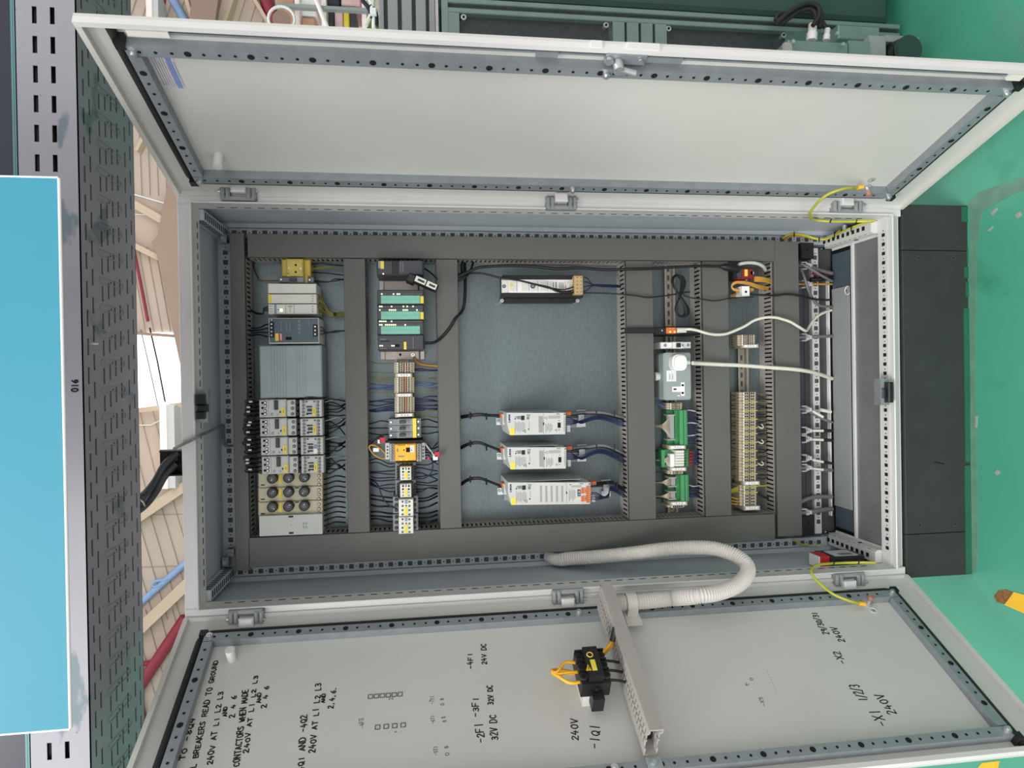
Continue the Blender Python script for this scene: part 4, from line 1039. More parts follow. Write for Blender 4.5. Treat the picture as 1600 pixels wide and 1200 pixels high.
b.pbox(612.5, 407.5, 622.5, 428, .1635, .166, 'black', .001); b.pbox(624, 407.5, 658, 428, .1640, .166, 'plc')
g = t.p('tag', label='yellow tag'); g.pbox(594.5, 408, 599.8, 420, .1637, .166, 'yellow'); g = t.p('tag', label='pale blue tag'); g.pbox(591, 407.8, 594, 419, .164, .166, 'paleblue')
g = t.p('lamp', label='lit lamp'); g.pcyl(598.8, 427.8, 1.0, .1635, .166, 'led')
for x in (625.5, 629): b.pbox(x, 409, x + 1, 424, .1636, .166, 'print')
t.done()
def leds(b, x0, y, n, step, on, m='led'):
    for k in range(n):
        if k in on: b.thing.p('lamp', b, 'lit lamp').pcyl(x0 + k * step, y, 1.1, .1634, .166, m, 8)
        else: b.pcyl(x0 + k * step, y, .7, .1637, .166, 'ledoff', 6)
mods = [('black controller module with one lamp row and yellow tag nearest the angled plug', 453, 475.4, [(459.3, {1, 7, 9, 10})], 461.5, 474.3, True),
        ('black controller module with two lamp rows and yellow tag, middle one', 476.2, 499.3, [(478.8, {0, 1, 6, 12, 14, 17}), (484.3, {0, 5, 6, 7, 8, 12, 13, 14, 19})], 486.3, 499, True),
        ('black controller module with two lamp rows and no tag', 500, 522.6, [(502, {0, 1, 2, 3, 6}), (507.5, {0, 1, 3, 4, 5, 6, 7, 8, 13})], 509.3, 522, False)]
for lab, y0, y1, rows, g0, g1, tag in mods:
    t = Thing('controller_module', lab, 'controller module', 'controller modules'); b = t.p('body')
    b.pbox(589.5, y0, 662, y1, .165, YP - .03, 'plc', .002)
    l = t.p('lamp_row', label='row of lit lamps')
    for y, on in rows: leds(l, 593.5, y, 22, 3.05, on)
    s_ = t.p('label_strip', label='mint green label strip'); s_.pbox(595.3, g0, 656.3, g1, .1632, .166, 'mint', .001)
    for k in range(1, 20): s_.pbox(595.3 + k * 3.05, g0 + .3, 595.55 + k * 3.05, g1 - .3, .1629, .1635, 'teal')
    s_.pbox(595.5, (g0 + g1) / 2 - .2, 656, (g0 + g1) / 2 + .1, .1629, .1635, 'teal')
    if tag: k = t.p('tag', label='yellow tag'); k.pbox(656.8, g0 + 1.2, 662, g1 - .2, .1628, .166, 'yellow', .0005)
    t.done()
t = Thing('controller_module', 'black controller head module with four lit lamps beside the bare profile rail', 'controller module', 'controller modules')
b = t.p('body'); b.pbox(590.3, 523.3, 662, 546.8, .165, YP - .03, 'plc', .002); b.pbox(656, 524, 663, 545, .172, .22, 'black', .002)
l = t.p('lamp_row', label='row of lit lamps'); leds(l, 594, 540.2, 8, 3.1, {0, 1, 6, 7})
k = t.p('tag', label='yellow tag'); k.pbox(631, 534, 635, 546, .1632, .166, 'yellow'); b.pbox(594, 532.7, 609, 533.6, .1637, .166, 'hole'); b.pbox(594, 529.6, 603, 531, .1637, .166, 'print'); b.pbox(594, 544, 604, 544.8, .1637, .166, 'print')
b.pbox(645, 526, 646, 545, .1636, .166, 'print'); b.pbox(616, 538, 624, 542, .1632, .166, 'hole', .001)
t.done()
# angled plug
t = Thing('bus_connector', 'black angled plug with two white labels tilted over the cross duct', 'plug')
c0 = at(666, 442, .14); ang = math.radians(26)
def rotp(b, x0, y0, x1, y1, Yf, Yb, m, c=0.0):
    s = mpp(Yf); cx, cz = at(666, 442, Yf)[0], at(666, 442, Yf)[2]
    keep = b.T
    b.T = lambda p: Vector((cx + p[0] * math.cos(ang) - p[2] * math.sin(ang), p[1], cz + p[0] * math.sin(ang) + p[2] * math.cos(ang)))
    b.box(-y1 * s, -y0 * s, Yf, Yb, -x1 * s, -x0 * s, m, c); b.T = keep
# long axis tilts: along photo x, dropping in photo y
ang = math.radians(-24)
b = t.p('body'); rotp(b, -19, -5.2, 19, 6, .14, .175, 'black', .002); rotp(b, -30, -4, -18, 9, .15, .2, 'black', .002)
for x0, x1 in ((-18, -1), (1, 17)):
    l = t.p('label', label='white printed label'); rotp(l, x0, -4.2, x1, 4.4, .1385, .141, 'offwhite'); rotp(l, x0 + 4, -1.5, x1 - 2, 2, .138, .1386, 'mesh')
t.done()
wire([(683, 436, .16), (674, 427, .2), (664, 420, .24)], .0022, 'wire', 'black cable leaving the angled plug towards the black power module')
# ------------------------------------------------------------------ terminals (slices)
def terminals(x0, x1, y0, y1, n, label, group, Yf=.215, colm=None, cols=None, m='terminal', dots=True, yellow=()):
    pitch = (y1 - y0) / n; first = None; L = x1 - x0
    for k in range(n):
        ya, yb_ = y0 + k * pitch, y0 + (k + 1) * pitch
        X0, X1, Z0, Z1 = PR(x0, ya + pitch * .04, x1, yb_ - pitch * .04, Yf)
        isy = k in yellow
        key = 'yg' if isy else 'std'
        t = Thing('terminal_block', label if not isy else label.replace('cream', 'yellow green striped'), 'terminal', group if not isy else group + ', earth')
        b = t.p('body'); h = Z1 - Z0
        mm = m
        if isy: es = t.p('earth_stripe', label='yellow green stripe'); es.box(X0 - .0002, X1 + .0002, Yf - .0012, Yf + .004, Z0 + h * .12, Z1 - h * .12, 'earth') if False else es.box(X0 + (X1 - X0) * .38, X0 + (X1 - X0) * .62, Yf - .0012, Yf + .004, Z0 + h * .02, Z1 - h * .02, 'earth')
        b.box(X0, X1, Yf + .010, YP - .014, Z0, Z1, mm, .0008)
        b.box(X0, X1, Yf, Yf + .012, Z0 + h * .14, Z1 - h * .14, mm, .0008)
        if dots:
            b.box(X0 - .0001, X1 + .0001, Yf - .0004, Yf + .002, Z0 + h * .46, Z0 + h * .54, 'darkgrey')
            xc = (X0 + X1) / 2; r = min((X1 - X0) * .30, .0022)
            for fz in (.26, .38, .62, .74):
                b.box(xc - r, xc + r, Yf - .0006, Yf + .001, Z0 + h * fz - r, Z0 + h * fz + r, 'hole')
            mk = t.p('marker', label='white marker strip'); mk.box(X0 + .0006, X1 - .0006, Yf - .0014, Yf + .001, Z0 + h * .80, Z0 + h * .86, 'white')
            if colm: ck = t.p('jumper', label='orange jumper slot'); ck.box(X0, X1, Yf - .0012, Yf + .001, Z0 + h * .42, Z0 + h * .47, colm)
        t.done()
def endlabel(x0, y0, x1, y1, label, Yf=.205):
    t = Thing('end_clamp', label, 'end clamp'); b = t.p('body'); b.pbox(x0 - 3, y0 - .5, x1 + 2, y1 + 1, Yf + .012, YP - .014, 'terminal'); l = t.p('label_carrier', label='white label carrier'); l.pbox(x0, y0, x1, y1, Yf, Yf + .014, 'white', .001)
    for k in range(3): l.pbox(x0 + (x1 - x0) * (.25 + .2 * k), (y0 + y1) / 2 - .5, x0 + (x1 - x0) * (.35 + .2 * k), (y0 + y1) / 2 + .5, Yf - .0003, Yf + .001, 'ledoff')
    t.done()
terminals(615.5, 647.5, 566, 582.5, 5, 'cream terminal block in the short group beside the bare profile rail', 'terminals beside the profile rail', colm='copper')
endlabel(621, 583.7, 642, 588.3, 'white labelled end clamp after the short five slice terminal group')
terminals(615.8, 647.2, 589.5, 613.8, 8, 'cream terminal block in the middle group of the controller row', 'middle terminals of the controller row', colm='orange')
endlabel(621, 615, 642.5, 619.3, 'white labelled end clamp between the middle and the blue wired terminal groups')
terminals(616.4, 647.6, 620.5, 644.8, 8, 'cream terminal block in the group beside the three pole breaker', 'terminals beside the three pole breaker', colm='orange')
endlabel(620.5, 646.2, 644.5, 651, 'cream labelled end clamp against the three pole breaker')
t = Thing('circuit_breaker', 'grey three pole breaker with yellow strip above the yellow safety relay', 'breaker')
for k in range(3):
    b = t.p('pole'); y0 = 654.3 + k * 10.2
    b.pbox(607.2, y0, 657.8, y0 + 9.9, .215, YP - .013, 'grey', .0015); b.pbox(620, y0, 645, y0 + 9.9, .195, .216, 'grey', .0015)
    b.screw(611, y0 + 5.5, 2, .215); b.screw(653.7, y0 + 4.4, 2, .215)
    w_ = t.p('toggle', label='dark toggle'); w_.pbox(624, y0 + 3.3, 633.5, y0 + 7.5, .182, .197, 'darkgrey', .001)
    b.pbox(637, y0 + 2, 643, y0 + 3, .1945, .196, 'print'); b.pbox(638, y0 + 4, 641, y0 + 6.5, .1945, .196, 'print')
g = t.p('tag', label='yellow strip'); g.pbox(644.8, 653.8, 650.5, 684, .193, .216, 'yellow')
t.done()
t = Thing('safety_relay', 'yellow safety relay with grey terminals at both ends', 'relay')
b = t.p('body', label='yellow housing'); b.pbox(616.8, 694, 650.2, 720, .165, YP - .012, 'relayyellow', .002)
b.pbox(605, 688, 661, 692.5, .2, YP - .012, 'black', .001)
for (x0, x1, x2, x3) in ((609.5, 616.3, 602, 609), (651, 658, 658.5, 664)):
    k = t.p('terminal_block', label='pale grey terminal block'); k.pbox(x0, 694, x1, 720.5, .172, YP - .02, 'device', .0015); k.pbox(x2, 692, x3, 718, .195, YP - .02, 'device', .001)
    for j in range(6): k.screw((x0 + x1) / 2, 696.8 + j * 4.2, 1.6, .172, m='grey')
    for j in range(4): k.pcyl((x2 + x3) / 2, 698 + j * 5, 1.4, .1945, .197, 'darkgrey')
w_ = t.p('window', label='dark window'); w_.pbox(634.5, 699.5, 640.5, 706.5, .1640, .166, 'hole'); g = t.p('tag', label='white tag'); g.pbox(641, 696, 647, 706.5, .1638, .166, 'white'); ptext(g, 'P1', 644.5, 704, .1636, 3, 2, 'ink', .5)
l = t.p('lamp', label='lit lamp'); 
for x, y in ((635, 695.8), (626.5, 718.6), (635.5, 718.4)): l.pcyl(x, y, 1.1, .1638, .166, 'ledorange', 8)
for k in range(5): b.pbox(622 + k * 2.6, 695.4, 623.2 + k * 2.6, 696.4, .1643, .166, 'hole')
b.pcyl(631.2, 703.3, 1.1, .1640, .166, 'hole', 8)
b.pbox(622, 712.3, 632, 713.8, .1642, .166, 'print'); b.pbox(620, 701, 622, 706, .1642, .166, 'print')
t.done()
t = Thing('coiled_lead', 'ochre coiled lead with white tags beside the safety relay', 'cable')
b = t.p('coil')
for k in range(4):
    c = at(590, 706, .2); b.tube([(c[0] + (.011 + .0006 * k) * math.cos(a * .3) * 1.0 - .020 * math.sin(a * .3) * .75, .2 + k * .004, c[2] - (.021) * math.sin(a * .3) - .004 * math.cos(a * .3)) for a in range(22)], .0021, 'orangecable', 6)
g = t.p('tag', label='white tag'); g.pbox(583, 700, 592, 706, .195, .1965, 'white')
t.done()
for (x0, y0, x1, y1, m, lab) in ((593, 683.5, 602, 692.5, 'red', 'red tag beside the three pole breaker'), (590, 687, 595, 693, 'white', 'white tag beside the red tag'), (667.5, 714, 671.5, 719, 'red', 'small red tag on the wires past the safety relay'), (676.5, 712, 684, 719, 'white', 'white tag on the wires past the safety relay'), (679, 706, 687, 714, 'red', 'red and white tag against the cross duct')):
    t, b = solo('wire_tag', lab, 'tag'); b.pbox(x0, y0, x1, y1, .185, .188, m, .0005); t.done()
# auxiliary contactors
for i, (y0, lab) in enumerate(((722.5, 'small grey contactor with black comb edges beside the safety relay'), (749.5, 'small grey contactor with black comb edges, second from the safety relay'))):
    t = Thing('contactor', lab, 'contactor', 'small contactors'); b = t.p('body')
    b.pbox(618, y0, 650, y0 + 26, .215, YP - .012, 'grey', .002)
    k = t.p('comb', label='black terminal comb'); k.pbox(623.5, y0 + 5, 645, y0 + 26.5, .19, .22, 'black')
    for x in (620, 646.5):
        for j in range(5): k.pbox(x, y0 + 6.2 + j * 4.3, x + 3.6, y0 + 8.8 + j * 4.3, .205, .22, 'black', .001)
    if i == 0:
        for j in range(4): b.pbox(621 + j * 7, y0 + 1, 624 + j * 7, y0 + 2.6, .2145, .216, 'ink')
    a = t.p('auxiliary_block', label='off-white auxiliary block'); ya = y0 + 7; a.pbox(625.3, ya, 642.7, ya + 20.7, .165, .192, 'offwhite', .0015)
    for x in (629.7, 638.8):
        for j in range(4): a.pcyl(x, ya + 3 + j * 4.9, 1.55, .1640, .166, 'hole' if j < 2 else 'grey', 10)
    a.pbox(633.6, ya + 1, 635, ya + 4.6, .1643, .166, 'ink')
    g = t.p('tag', label='yellow tag'); g.pbox(632.3, ya + 7.5, 636.7, ya + 18.5, .1638, .166, 'yellow')
    t.done()
for i, (y0, lab) in enumerate(((775.5, 'wider grey contactor with white stepped front beside the small contactors'), (803, 'wider grey contactor with white stepped front overlapping the long duct'))):
    t = Thing('contactor', lab, 'contactor', 'wider contactors'); b = t.p('body')
    b.pbox(614, y0, 653.5, y0 + 26, .2, YP - .012, 'grey', .002)
    for x in (619.3, 647.7):
        for j in range(3): b.screw(x, y0 + 4.7 + j * 8.5, 2.1, .2, m='darkgrey')
    k = t.p('comb', label='black terminal comb'); k.pbox(622, y0 + 1.5, 646.5, y0 + 27, .185, .202, 'black')
    a = t.p('auxiliary_block', label='off-white auxiliary block'); ya = y0 + 5; a.pbox(623, ya, 646, ya + 26, .155, .187, 'offwhite', .0015)
    for x in (629, 639.7):
        for j in range(4): a.pcyl(x, ya + 3.5 + j * 6.6, 1.9, .1542, .156, 'grey', 10); a.pcyl(x, ya + 3.5 + j * 6.6, 1.1, .1538, .156, 'ink' if (i + j) % 2 else 'darkgrey', 8)
    g = t.p('tag', label='yellow tag'); g.pbox(632, ya + 11.5, 637, ya + 25, .1538, .156, 'yellow'); g = t.p('tag', label='blue grey tag'); g.pbox(632.5, ya + .8, 637, ya + 6.5, .1540, .156, 'paleblue'); a.pcyl(634.7, ya + 9.7, 1.2, .1540, .156, 'hole', 8)
    t.done()

# ================================================================== ROW 3: drives and braking device
t = Thing('brake_resistor', 'long black finned device with white face plate and beige terminals', 'resistor')
b = t.p('heatsink', label='black finned heatsink')
for y0, y1, Yf in ((430, 436.2, .225), (457.5, 464.5, .225), (465.3, 472, .255)): b.pbox(786 if y0 < 465 else 788, y0, 911 if y0 < 465 else 904, y1, Yf, YP - .004, 'black', .001)
for k in range(3): b.pbox(787, 431.5 + k * 1.6, 905, 432.1 + k * 1.6, .2243, .226, 'rubber')
for k in range(3): b.pbox(787, 459 + k * 1.8, 905, 459.6 + k * 1.8, .2243, .226, 'rubber')
b.pbox(786, 436, 911, 458, .232, YP - .004, 'black')
f = t.p('face_plate', label='white face plate'); f.pbox(784, 436.6, 900, 457.4, .2255, .234, 'white', .001)
f.pbox(784, 437, 794.5, 457, .2235, .226, 'offwhite', .001); f.screw(787.5, 447.3, 2.2, .2235, m='grey'); f.screw(832.5, 447, 3.2, .2255, m='grey')
for x in (796, 815, 829, 844, 858, 872, 886): f.pbox(x, 440, x + 11, 454.5, .2247, .226, 'offwhite'); f.pbox(x + 11.6, 439, x + 12.1, 455, .2248, .226, 'print')
g = t.p('tag', label='yellow mark'); g.pcyl(799.5, 446, 2.6, .2241, .226, 'yellow', 12)
for x in (864, 868): f.pbox(x, 441, x + 1, 452, .2243, .226, 'bluewire')
for k in range(4): f.pbox(874 + k * 2, 441.5, 874.8 + k * 2, 451.5, .2243, .226, 'print')
k = t.p('terminal_block', label='beige terminal block'); k.pbox(897.5, 430.5, 911, 460, .2, .232, 'beige', .0015)
for x in (902, 908):
    for j in range(5): k.pcyl(x, 433.5 + j * 5.7, 1.7, .1992, .201, 'terminal', 8); k.pcyl(x, 433.5 + j * 5.7, 1, .1988, .201, 'darkgrey', 6)
for x in (784, 902): s_ = t.p('screw', label='bright fixing screw'); s_.pcyl(x + .5, 469.7, 3, .25, YP - .004, 'screw', 10); s_.pcyl(x + .5, 469.7, 1.4, .2493, .251, 'grey', 6)
t.done()
def drive(x0, x1, y0, y1, label, kind):
    """Frequency drive: face (x0..x1, y0..y1) at the front, the far lower corner cut back."""
    t = Thing('drive', label, 'drive', 'frequency drives'); Yf = .125
    b = t.p('housing')
    F = lambda x, y: (at(x, y, Yf)[0], at(x, y, Yf)[2])
    hy = y1 - y0
    b.prism([F(x0, y0), F(x1, y0), F(x1 - 1, y1 - 1.5), F(x0 + 5.5, y1), F(x0 + .4, y0 + hy * .45)], Yf, YP - .02, 'device')
    bp = t.p('back_plate', label='zinc back plate'); X0, X1, Z0, Z1 = PR(x0 - 6, y0 + 3, x1 + 26, y1 - 5, YP - .02); bp.box(X0 + .01, X1 - .012, YP - .02, YP - .002, Z0, Z1, 'zinc')
    bp.pbox(x0 - 16, y0 + 8.5, x0 - 6, y0 + 19, YP - .008, YP - .003, 'screw'); bp.pcyl(x0 - 13, y0 + 12.5, 2.2, YP - .0095, YP - .008, 'hole', 10); bp.pcyl(x0 - 13, y0 + 12.5, 1.3, YP - .0105, YP - .009, 'screw', 8)
    s_ = t.p('side_cover', label='grey side cover'); Xs = at(x0, y0, Yf)[0]
    s_.box(Xs, Xs + .0012, Yf + .008, YP - .02, F(x1 - 14, y0)[1], F(x0, y0)[1], 'bluegrey')
    for k in range(5): zz = F(x0 + 12 + k * 16, y0)[1]; s_.box(Xs + .001, Xs + .0018, .2, .215, zz - .008, zz, 'grey')
    c = t.p('plug', label='orange plug'); c.pbox(x0 - 9, y0 + 1, x0 + 2, y0 + 7, .2, .235, 'orange', .001); c.pbox(x0 - 6, y0 + 2, x0 + 1, y0 + 19, .19, .25, 'device', .001); 
    # printed face
    lg = t.p('lettering', label='blue maker lettering'); ptext(lg, 'Lenze', x0 + 5.5, y0 + hy * .42, Yf - .0004, 2.5, 3.0, 'makerblue', .8)
    pr = t.p('printing', label='grey printing')
    X = lambda d: x0 + d
    pr.pbox(X(12.5), y0 + 8.5, X(14.5), y0 + 10.5, Yf - .0004, Yf + .001, 'ink'); pr.pbox(X(16), y0 + 5, X(22), y0 + 10, Yf - .0004, Yf + .001, 'print')
    q = [F(X(12.5), y0 + 6.5), F(X(15.5), y0 + 8), F(X(15.5), y0 + 5)]; pr.prism(q, Yf - .0004, Yf, 'print')
    pr.pbox(X(22.5), y0 + 4.5, X(28), y0 + 11.5, Yf - .0004, Yf + .001, 'ink')
    ptext(pr, 'CE', X(36), y0 + 6.5, Yf - .0004, 2.6, 4, 'print', .6); pr.pbox(X(31.5), y0 + 7, X(35.5), y0 + 10.5, Yf - .0004, Yf + .001, 'print')
    for k in range(9): pr.pbox(X(13 + k * 1.9), y0 + 13.5 + (k % 3), X(13.6 + k * 1.9), y0 + hy - 4 - (k * 7 % 4), Yf - .0004, Yf + .001, 'ledoff')
    pr.pbox(X(35), y0 + 13, X(35.6), y0 + 23, Yf - .0004, Yf + .001, 'print'); pr.pcyl(X(34.5), y0 + hy * .73, 1.2, Yf - .0005, Yf + .001, 'ink', 8)
    tri = lambda x, y, r=2.2: [pr.tube([Vector((a[0], Yf - .0003, a[1])), Vector((b_[0], Yf - .0003, b_[1]))], .0005, 'print', 4) for a, b_ in zip([F(x - r, y), F(x + r, y + r), F(x + r, y - r)], [F(x + r, y + r), F(x + r, y - r), F(x - r, y)])]
    tri(X(27.5), y0 + hy * .82)
    tg = t.p('tag', label='yellow tag'); tg.prism([F(X(6.5), y0 + hy * .67), F(X(12.6), y0 + hy * .67), F(X(12.6), y1 - .3), F(X(6.2), y1 - .1), F(X(5), y0 + hy * .8)], Yf - .0008, Yf, 'yellow')
    w = x1 - x0
    if kind == 0:
        g = t.p('vent', label='grey grille'); g.pbox(X(50), y0 + 5, X(57), y1 - 4, Yf - .0005, Yf + .001, 'duct_light')
        for k in range(3): g.pbox(X(51 + k * 2), y0 + 6, X(51.8 + k * 2), y1 - 5, Yf - .0008, Yf, 'grey')
        pr.pbox(X(57.6), y0 + 1, X(58), y1 - 2, Yf - .0005, Yf, 'print'); pr.pbox(X(57), y0 + 15, X(58.8), y0 + 19.5, Yf - .0007, Yf, 'ink')
        tri(X(61), y0 + 8); pr.pbox(X(65), y0 + 4.5, X(84), y0 + 9, Yf - .0005, Yf, 'duct_light')
        for k in range(6): pr.pbox(X(61 + k * 1.9), y0 + 16 + (k % 2) * 2, X(61.7 + k * 1.9), y0 + 31 - (k % 3) * 2, Yf - .0005, Yf, 'print')
        d = t.p('keypad_socket', label='dark keypad socket'); d.pbox(X(80), y0 + 15.5, X(84.5), y0 + 23.5, Yf - .0012, Yf, 'hole'); pr.pbox(X(81.5), y0 + 11.5, X(82.5), y0 + 13, Yf - .0006, Yf, 'ink'); pr.pbox(X(81.5), y0 + 26, X(82.5), y0 + 27.5, Yf - .0006, Yf, 'ink'); tri(X(77), y0 + 27, 1.6)
        pr.pbox(X(77.5), y0 + 1.3, X(83), y0 + 2.6, Yf - .0006, Yf, 'print')
        e = t.p('terminal_strip', label='pale ridged terminal edge')
        for k in range(8): e.pbox(X(w - 3.2), y0 + 6 + k * 3, X(w), y0 + 8.2 + k * 3, Yf - .0015, Yf + .01, 'duct_light')
    else:
        g = t.p('vent', label='grey grille bars')
        for k in range(5): g.pbox(X(50 + k * 8.3), y0 + 5, X(53.4 + k * 8.3), y1 - 4.5, Yf - .0006, Yf + .001, 'duct_light'); g.pbox(X(51.6 + k * 8.3), y0 + 5.5, X(52 + k * 8.3), y1 - 5, Yf - .0009, Yf, 'grey')
        pr.pbox(X(91.5), y0 + 1, X(91.9), y1 - 2, Yf - .0005, Yf, 'print'); pr.pbox(X(91), y0 + 14, X(92.6), y0 + 18, Yf - .0007, Yf, 'ink')
        pr.pbox(X(99), y0 + 4.5, X(115), y0 + 7.5, Yf - .0005, Yf, 'duct_light'); pr.pbox(X(97), y0 + 2.5, X(98.6), y0 + 4, Yf - .0006, Yf, 'ink')
        for k in range(6): pr.pbox(X(95.5 + k * 1.8), y0 + 10 + (k % 2) * 2, X(96.1 + k * 1.8), y0 + 29 - (k % 3) * 2, Yf - .0005, Yf, 'print')
        d = t.p('display', label='dark blue display'); d.pbox(X(109), y0 + 11, X(113.5), y0 + 21.5, Yf - .0014, Yf, 'navy', .0005); d.pbox(X(110), y0 + 12.5, X(112.5), y0 + 16, Yf - .0018, Yf - .001, 'bluegrey'); d.pbox(X(110), y0 + 17.5, X(112.5), y0 + 20, Yf - .0018, Yf - .001, 'bluegrey')
        pr.pbox(X(112), y0 + 1.2, X(118), y0 + 2.6, Yf - .0006, Yf, 'print')
        for (xa_, ya, n) in ((115, 9, 3), (115, 21.5, 3), (123, 6, 9)):
            e = t.p('terminal_strip', label='reddish terminal strip')
            for k in range(n): e.pbox(X(xa_), y0 + ya + k * 2.9, X(xa_ + 6.5), y0 + ya + 2.5 + k * 2.9, Yf - .004, Yf + .01, 'orange', .0005); e.pbox(X(xa_ + 4), y0 + ya + .7 + k * 2.9, X(xa_ + 5.6), y0 + ya + 1.8 + k * 2.9, Yf - .0045, Yf, 'cream')
    # cable end: shield plate, second plug
    c = t.p('plug', label='orange plug'); c.pbox(x1 + 1, y0 - 1.5, x1 + 9, y0 + 4, .19, .225, 'orange', .001)
    c = t.p('shield_plate', label='pale zinc shield plate'); c.pbox(x1 + 17, y0 - 4.5, x1 + 31, y0 + 2, .262, .266, 'screw'); c.pbox(x1 + 20, y0 + 1.5, x1 + 29, y0 + 14, .264, .268, 'screw'); c.pbox(x1 + 17, y0 + 13, x1 + 31, y0 + 22, .262, .266, 'screw'); c.pbox(x1 + 20, y0 + 1.5, x1 + 29, y0 + 14, .266, .27, 'zinc'); c = t.p('fixing_tab', label='pale zinc tab'); c.pbox(x1 + 2, y0 + 18, x1 + 7, y0 + 30, .245, .25, 'screw')
    bb = t.p('eu_mark', label='small blue mark'); bb.pbox(x1 - 3, y0 + 1, x1 - .5, y0 + 3.5, Yf - .0006, Yf, 'bluewire')
    t.done()
drive(791.5, 884, 645, 680, 'white frequency drive nearest the plain door', 0)
drive(792.5, 885, 699, 733.5, 'white frequency drive in the middle of three', 0)
drive(793.5, 923, 754, 789, 'larger white frequency drive with five grille bars and dark display', 1)

# ================================================================== ROW 4
t = Thing('network_device', 'black strap mounted device with orange lit front across the duct', 'device')
b = t.p('body', label='black body'); b.pbox(978, 512, 1024, 520.5, .192, .204, 'black', .001); b.pbox(1023, 511, 1042, 523, .2, YP - .014, 'black', .002); b.pbox(1041, 509.8, 1098, 523.5, .225, YP - .014, 'black', .002)
f = t.p('lit_front', label='orange front with lit lamps'); f.pbox(1041.5, 511.3, 1057, 521, .195, .226, 'orange', .002)
l = t.p('lamp', label='lit lamp')
for x in (1047.3, 1054.2): l.pbox(x - 1.2, 517.4, x + 1.2, 519.6, .1938, .196, 'ledorange')
for x in (1046, 1051): f.pbox(x, 513, x + 2.4, 513.7, .1942, .196, 'cream')
b.pcyl(1034.5, 516.5, 1.4, .199, .202, 'screw', 8)
t.done()
t = Thing('network_plug', 'white network plug clipped into the orange lit device', 'plug'); b = t.p('body'); b.pbox(1058, 512, 1073, 519.5, .198, .224, 'offwhite', .001); b.pbox(1066, 511, 1088, 520, .21, .224, 'mesh', .001); b.pbox(1058.5, 513.5, 1071, 518, .193, .2, 'whitecable', .001); t.done()
t = Thing('circuit_breaker', 'white single pole breaker between the orange lit device and the socket box', 'breaker'); b = t.p('body')
b.pbox(1033, 534.5, 1079.5, 544.5, .215, YP - .014, 'white', .0015); b.pbox(1052, 534.3, 1068, 544.7, .198, .216, 'white', .0015); w_ = t.p('toggle', label='black toggle'); w_.pbox(1058.5, 536, 1064, 542.5, .188, .2, 'black', .001); b.screw(1039.5, 539.5, 1.8, .215); b.screw(1075.5, 539, 1.8, .215); r_ = t.p('stripe', label='red stripe'); r_.pbox(1050.8, 534.8, 1051.5, 544.2, .2143, .216, 'red'); b.pbox(1066, 538, 1067.2, 541, .1973, .199, 'ink'); t.done()
t = Thing('socket_box', 'grey rounded socket box with square pin outlet', 'socket')
b = t.p('box'); Yf = .185
X0, X1, Z0, Z1 = PR(1036.5, 551, 1079.5, 625, Yf); r = .008
poly = []
for cx, cz, a0 in ((X1 - r, Z1 - r, 0), (X0 + r, Z1 - r, 90), (X0 + r, Z0 + r, 180), (X1 - r, Z0 + r, 270)):
    for i in range(6): a = math.radians(a0 + i * 18); poly.append((cx + r * math.cos(a), cz + r * math.sin(a)))
b.prism(poly, Yf, YP - .003, 'bluegrey')
cx_, cz_ = (X0 + X1) / 2, (Z0 + Z1) / 2
b.prism([(cx_ + (x - cx_) * .95, cz_ + (z - cz_) * .93) for x, z in poly], Yf - .002, Yf, 'bluegrey')
o = t.p('outlet', label='white square pin outlet'); Ys = Yf - .002
o.pbox(1064, 597.5, 1069.8, 618.5, Ys - .001, Ys, 'white'); o.pbox(1050.5, 604, 1065, 612.3, Ys - .0011, Ys, 'white')
for (x0, y0, x1, y1) in ((1065, 600.5, 1068.5, 603.5), (1065, 612.3, 1068.5, 615.6), (1052.5, 607, 1057, 609.3)): o.pbox(x0, y0, x1, y1, Ys - .0016, Ys, 'hole')
k = t.p('sticker', label='white printed sticker'); k.pbox(1041.8, 579, 1056.5, 596, Ys - .0008, Ys, 'white')
for x in (1045, 1049.5, 1054): k.pbox(x, 580, x + .4, 595, Ys - .001, Ys - .0005, 'ledoff')
for x in (1046.4, 1050.8): k.pbox(x, 584, x + 1, 593, Ys - .001, Ys - .0005, 'print')
k.pbox(1058.5, 617.5, 1062, 619, Ys - .0009, Ys, 'white')
g = t.p('cable_entry', label='pale round cable entry'); q = at(1030, 588, .22)
g.cyl((q[0], .22, q[2] + .010), (q[0], .22, Z1 - .001), .011, 'offwhite', 14); g.cyl((q[0], .22, q[2] + .013), (q[0], .22, q[2] + .004), .0125, 'device', 8)
t.done()
t = Thing('mains_plug', 'round white mains plug in the grey socket box', 'plug'); b = t.p('body')
c = at(1063, 566.5, .15); n = 26; poly = []
for i in range(n):
    a = i * math.tau / n; rx, rz = .0225, .0215
    poly.append((c[0] + rx * math.copysign(abs(math.cos(a)) ** .75, math.cos(a)), c[2] + rz * math.copysign(abs(math.sin(a)) ** .75, math.sin(a))))
b.prism(poly, .155, Ys - .0012, 'white'); b.prism([(c[0] + (x - c[0]) * .82, c[2] + (z - c[2]) * .82) for x, z in poly], .147, .155, 'white')
k = t.p('cord_grip'); k.tube([(c[0], .168, c[2] - .015), (c[0], .168, c[2] - .034)], .0085, 'white', 10, .0055)
t.done()
terminals(1044, 1068, 629.5, 640, 3, 'cream terminal block between the socket box and the green interface board', 'terminals by the socket box', Yf=.225, dots=True)
